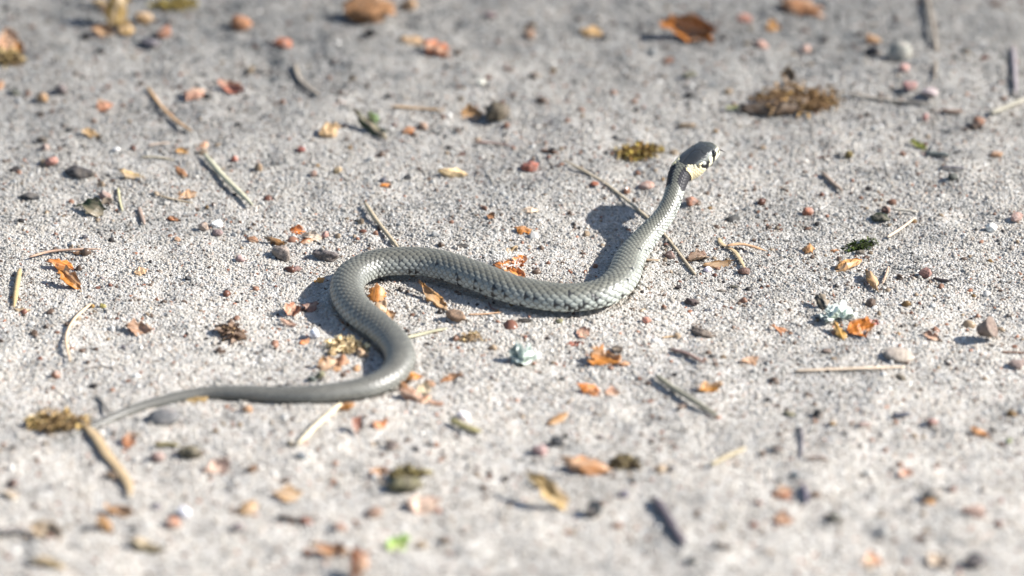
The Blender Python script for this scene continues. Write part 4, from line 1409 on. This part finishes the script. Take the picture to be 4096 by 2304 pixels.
P(3703, 1092, 54, 48, (.36, .20, .16), 'dark topped pink stone at right', facets=5)
P(3968, 911, 50, 40, (.74, .73, .72), 'white pebble near the right edge', facets=2)
P(4068, 869, 60, 40, (.52, .34, .28), 'pale red pebble at the right edge')
P(4068, 1457, 76, 36, (.34, .25, .21), 'brown pebble at the right edge below the thread twig')
P(986, 1637, 48, 42, (.62, .36, .22), 'peach pebble under the rear body', facets=3)
P(631, 1828, 60, 44, (.42, .28, .26), 'blurred pink grey pebble below the olive twig')
P(50, 1934, 52, 40, (.20, .12, .10), 'blurred dark brown pebble, lower left edge')
P(37, 1980, 76, 38, (.54, .42, .33), 'blurred beige stone under the dark brown pebble')
P(689, 2092, 74, 46, (.46, .205, .125), 'blurred orange red stone, bottom left')
P(737, 2047, 60, 52, 'white', 'blurred white stone above the orange red one', facets=2)
P(1007, 1875, 50, 36, (.27, .16, .11), 'blurred brown stone below the rear body')
P(949, 2108, 56, 34, (.22, .185, .19), 'blurred dark grey stone left of the bowed twig')
P(625, 2026, 46, 27, (.20, .19, .22), 'blurred slate stone left of the white stone')
P(1204, 1825, 46, 40, (.19, .20, .22), 'blurred slate round stone below the cream straw', facets=1)
P(1570, 1785, 66, 36, (.26, .205, .19), 'blurred brown stone below the small orange chip')
P(1665, 1796, 32, 24, (.10, .10, .11), 'small blurred black stone right of the brown one')
P(1496, 2050, 80, 38, (.38, .24, .18), 'blurred reddish brown stone left of the cream shell')
P(1358, 2108, 56, 30, (.36, .20, .135), 'blurred rust stone above the rusty chip')
P(1686, 2182, 52, 34, (.46, .34, .25), 'blurred tan stone right of the green leaf')
P(2228, 1766, 52, 54, (.055, .06, .06), 'blurred black stone left of the orange curl', facets=3)
P(2159, 1798, 70, 48, (.52, .33, .29), 'blurred pink stone below the black one', facets=3)
P(2377, 2040, 80, 72, (.028, .032, .038), 'blurred pitch black stone at the bottom, centre right', facets=3)
P(2774, 2237, 52, 40, (.14, .14, .13), 'blurred dark stone under the charcoal twig')
P(2684, 1876, 36, 32, (.15, .125, .12), 'small blurred dark stone right of the mossy bit')
P(2493, 1978, 46, 32, (.22, .205, .22), 'blurred slate stone right of the tan dead leaf')
P(2472, 2100, 52, 26, (.38, .25, .18), 'blurred brown stone right of the pitch black one')
P(2398, 1749, 28, 20, (.12, .095, .10), 'tiny dark stone right of the pale orange chip')
P(3273, 1655, 46, 44, (.08, .075, .07), 'blurred black stone, lower right', facets=3)
P(3109, 1796, 48, 28, (.10, .085, .07), 'blurred black flat stone right of the straw')
P(3459, 1697, 62, 32, (.35, .265, .22), 'blurred brown pebble left of the slate twig')
P(3729, 1686, 50, 28, (.40, .22, .20), 'blurred pink and dark pebble right of the slate twig')
P(3729, 1976, 84, 66, (.33, .275, .25), 'blurred purplish stone with orange foot, lower right', facets=3)
P(3716, 2008, 60, 26, (.44, .22, .08), 'blurred orange bit at the purplish stone\'s foot')
P(3809, 1957, 40, 32, (.24, .125, .10), 'blurred dark red pebble right of the purplish stone')
P(3899, 2246, 88, 62, (.022, .024, .04), 'blurred black stone at the bottom right corner', facets=3)
P(1050, 286, 40, 26, (.09, .12, .10), 'blurred dark green grain near the top, left of centre')

# ---- moss and lichen
tuft(2551, 612, 215, 42, 6, (.25, .18, .075), 'ochre and yellow moss sprig left of the snake head', n=200, size=.11, vcs=[(1, 1, 1), (1.4, 1.4, .9), (.5, .45, .5), (.75, .6, .5)])
tuft(3190, 400, 390, 96, 0, (.25, .175, .09), 'tangled ochre moss on the long bark piece', n=220, size=.13)
tuft(26, 240, 130, 80, 0, (.36, .28, .15), 'blurred beige moss at the left edge, top', n=110)
tuft(694, 18, 200, 46, 2, (.28, .21, .085), 'blurred ochre moss at the top edge, left', n=110)
tuft(1390, 1388, 190, 50, -12, (.80, .66, .45), 'crisp beige moss inside the lower bend', n=170, size=.11, vcs=[(1, 1, 1), (1.3, 1.25, 1.1), (.55, .5, .45), (.8, .75, .7)])
tuft(922, 1330, 120, 60, -35, (.36, .25, .19), 'brown moss crumb above the rear body, left', n=90)
tuft(3444, 983, 150, 32, 18, (.05, .065, .024), 'blackish green moss sprig right of the neck', n=130, size=.07, vcs=[(1, 1, 1), (1.6, 1.8, 1.0), (.5, .5, .5)])
tuft(233, 1692, 236, 80, 0, (.44, .34, .18), 'ochre moss lump at the end of the tail', n=170)
tuft(2498, 1856, 112, 58, 0, (.19, .17, .10), 'blurred olive moss right of the orange curl', n=90)
tuft(1630, 1900, 150, 60, 10, (.22, .19, .10), 'blurred olive moss on the brown bark clump', n=90)
tuft(1880, 1352, 120, 34, 10, (.46, .37, .22), 'faint beige moss scrap right of the flat straw', n=70, size=.08)
lichen(2082, 1452, 146, 96, 'pale blue green lichen tuft in front of the snake', n=26)
lichen(3352, 1268, 170, 58, 'pale green lichen beside the bright orange husk', n=20, col=(.72, .80, .72))
cupule(3950, 1300, 74, (.20, .145, .115), 'brown bud stump with a round flat face, right edge')
fluffy(2050, 1050, 'bright orange husk matted with white fibres behind the body')
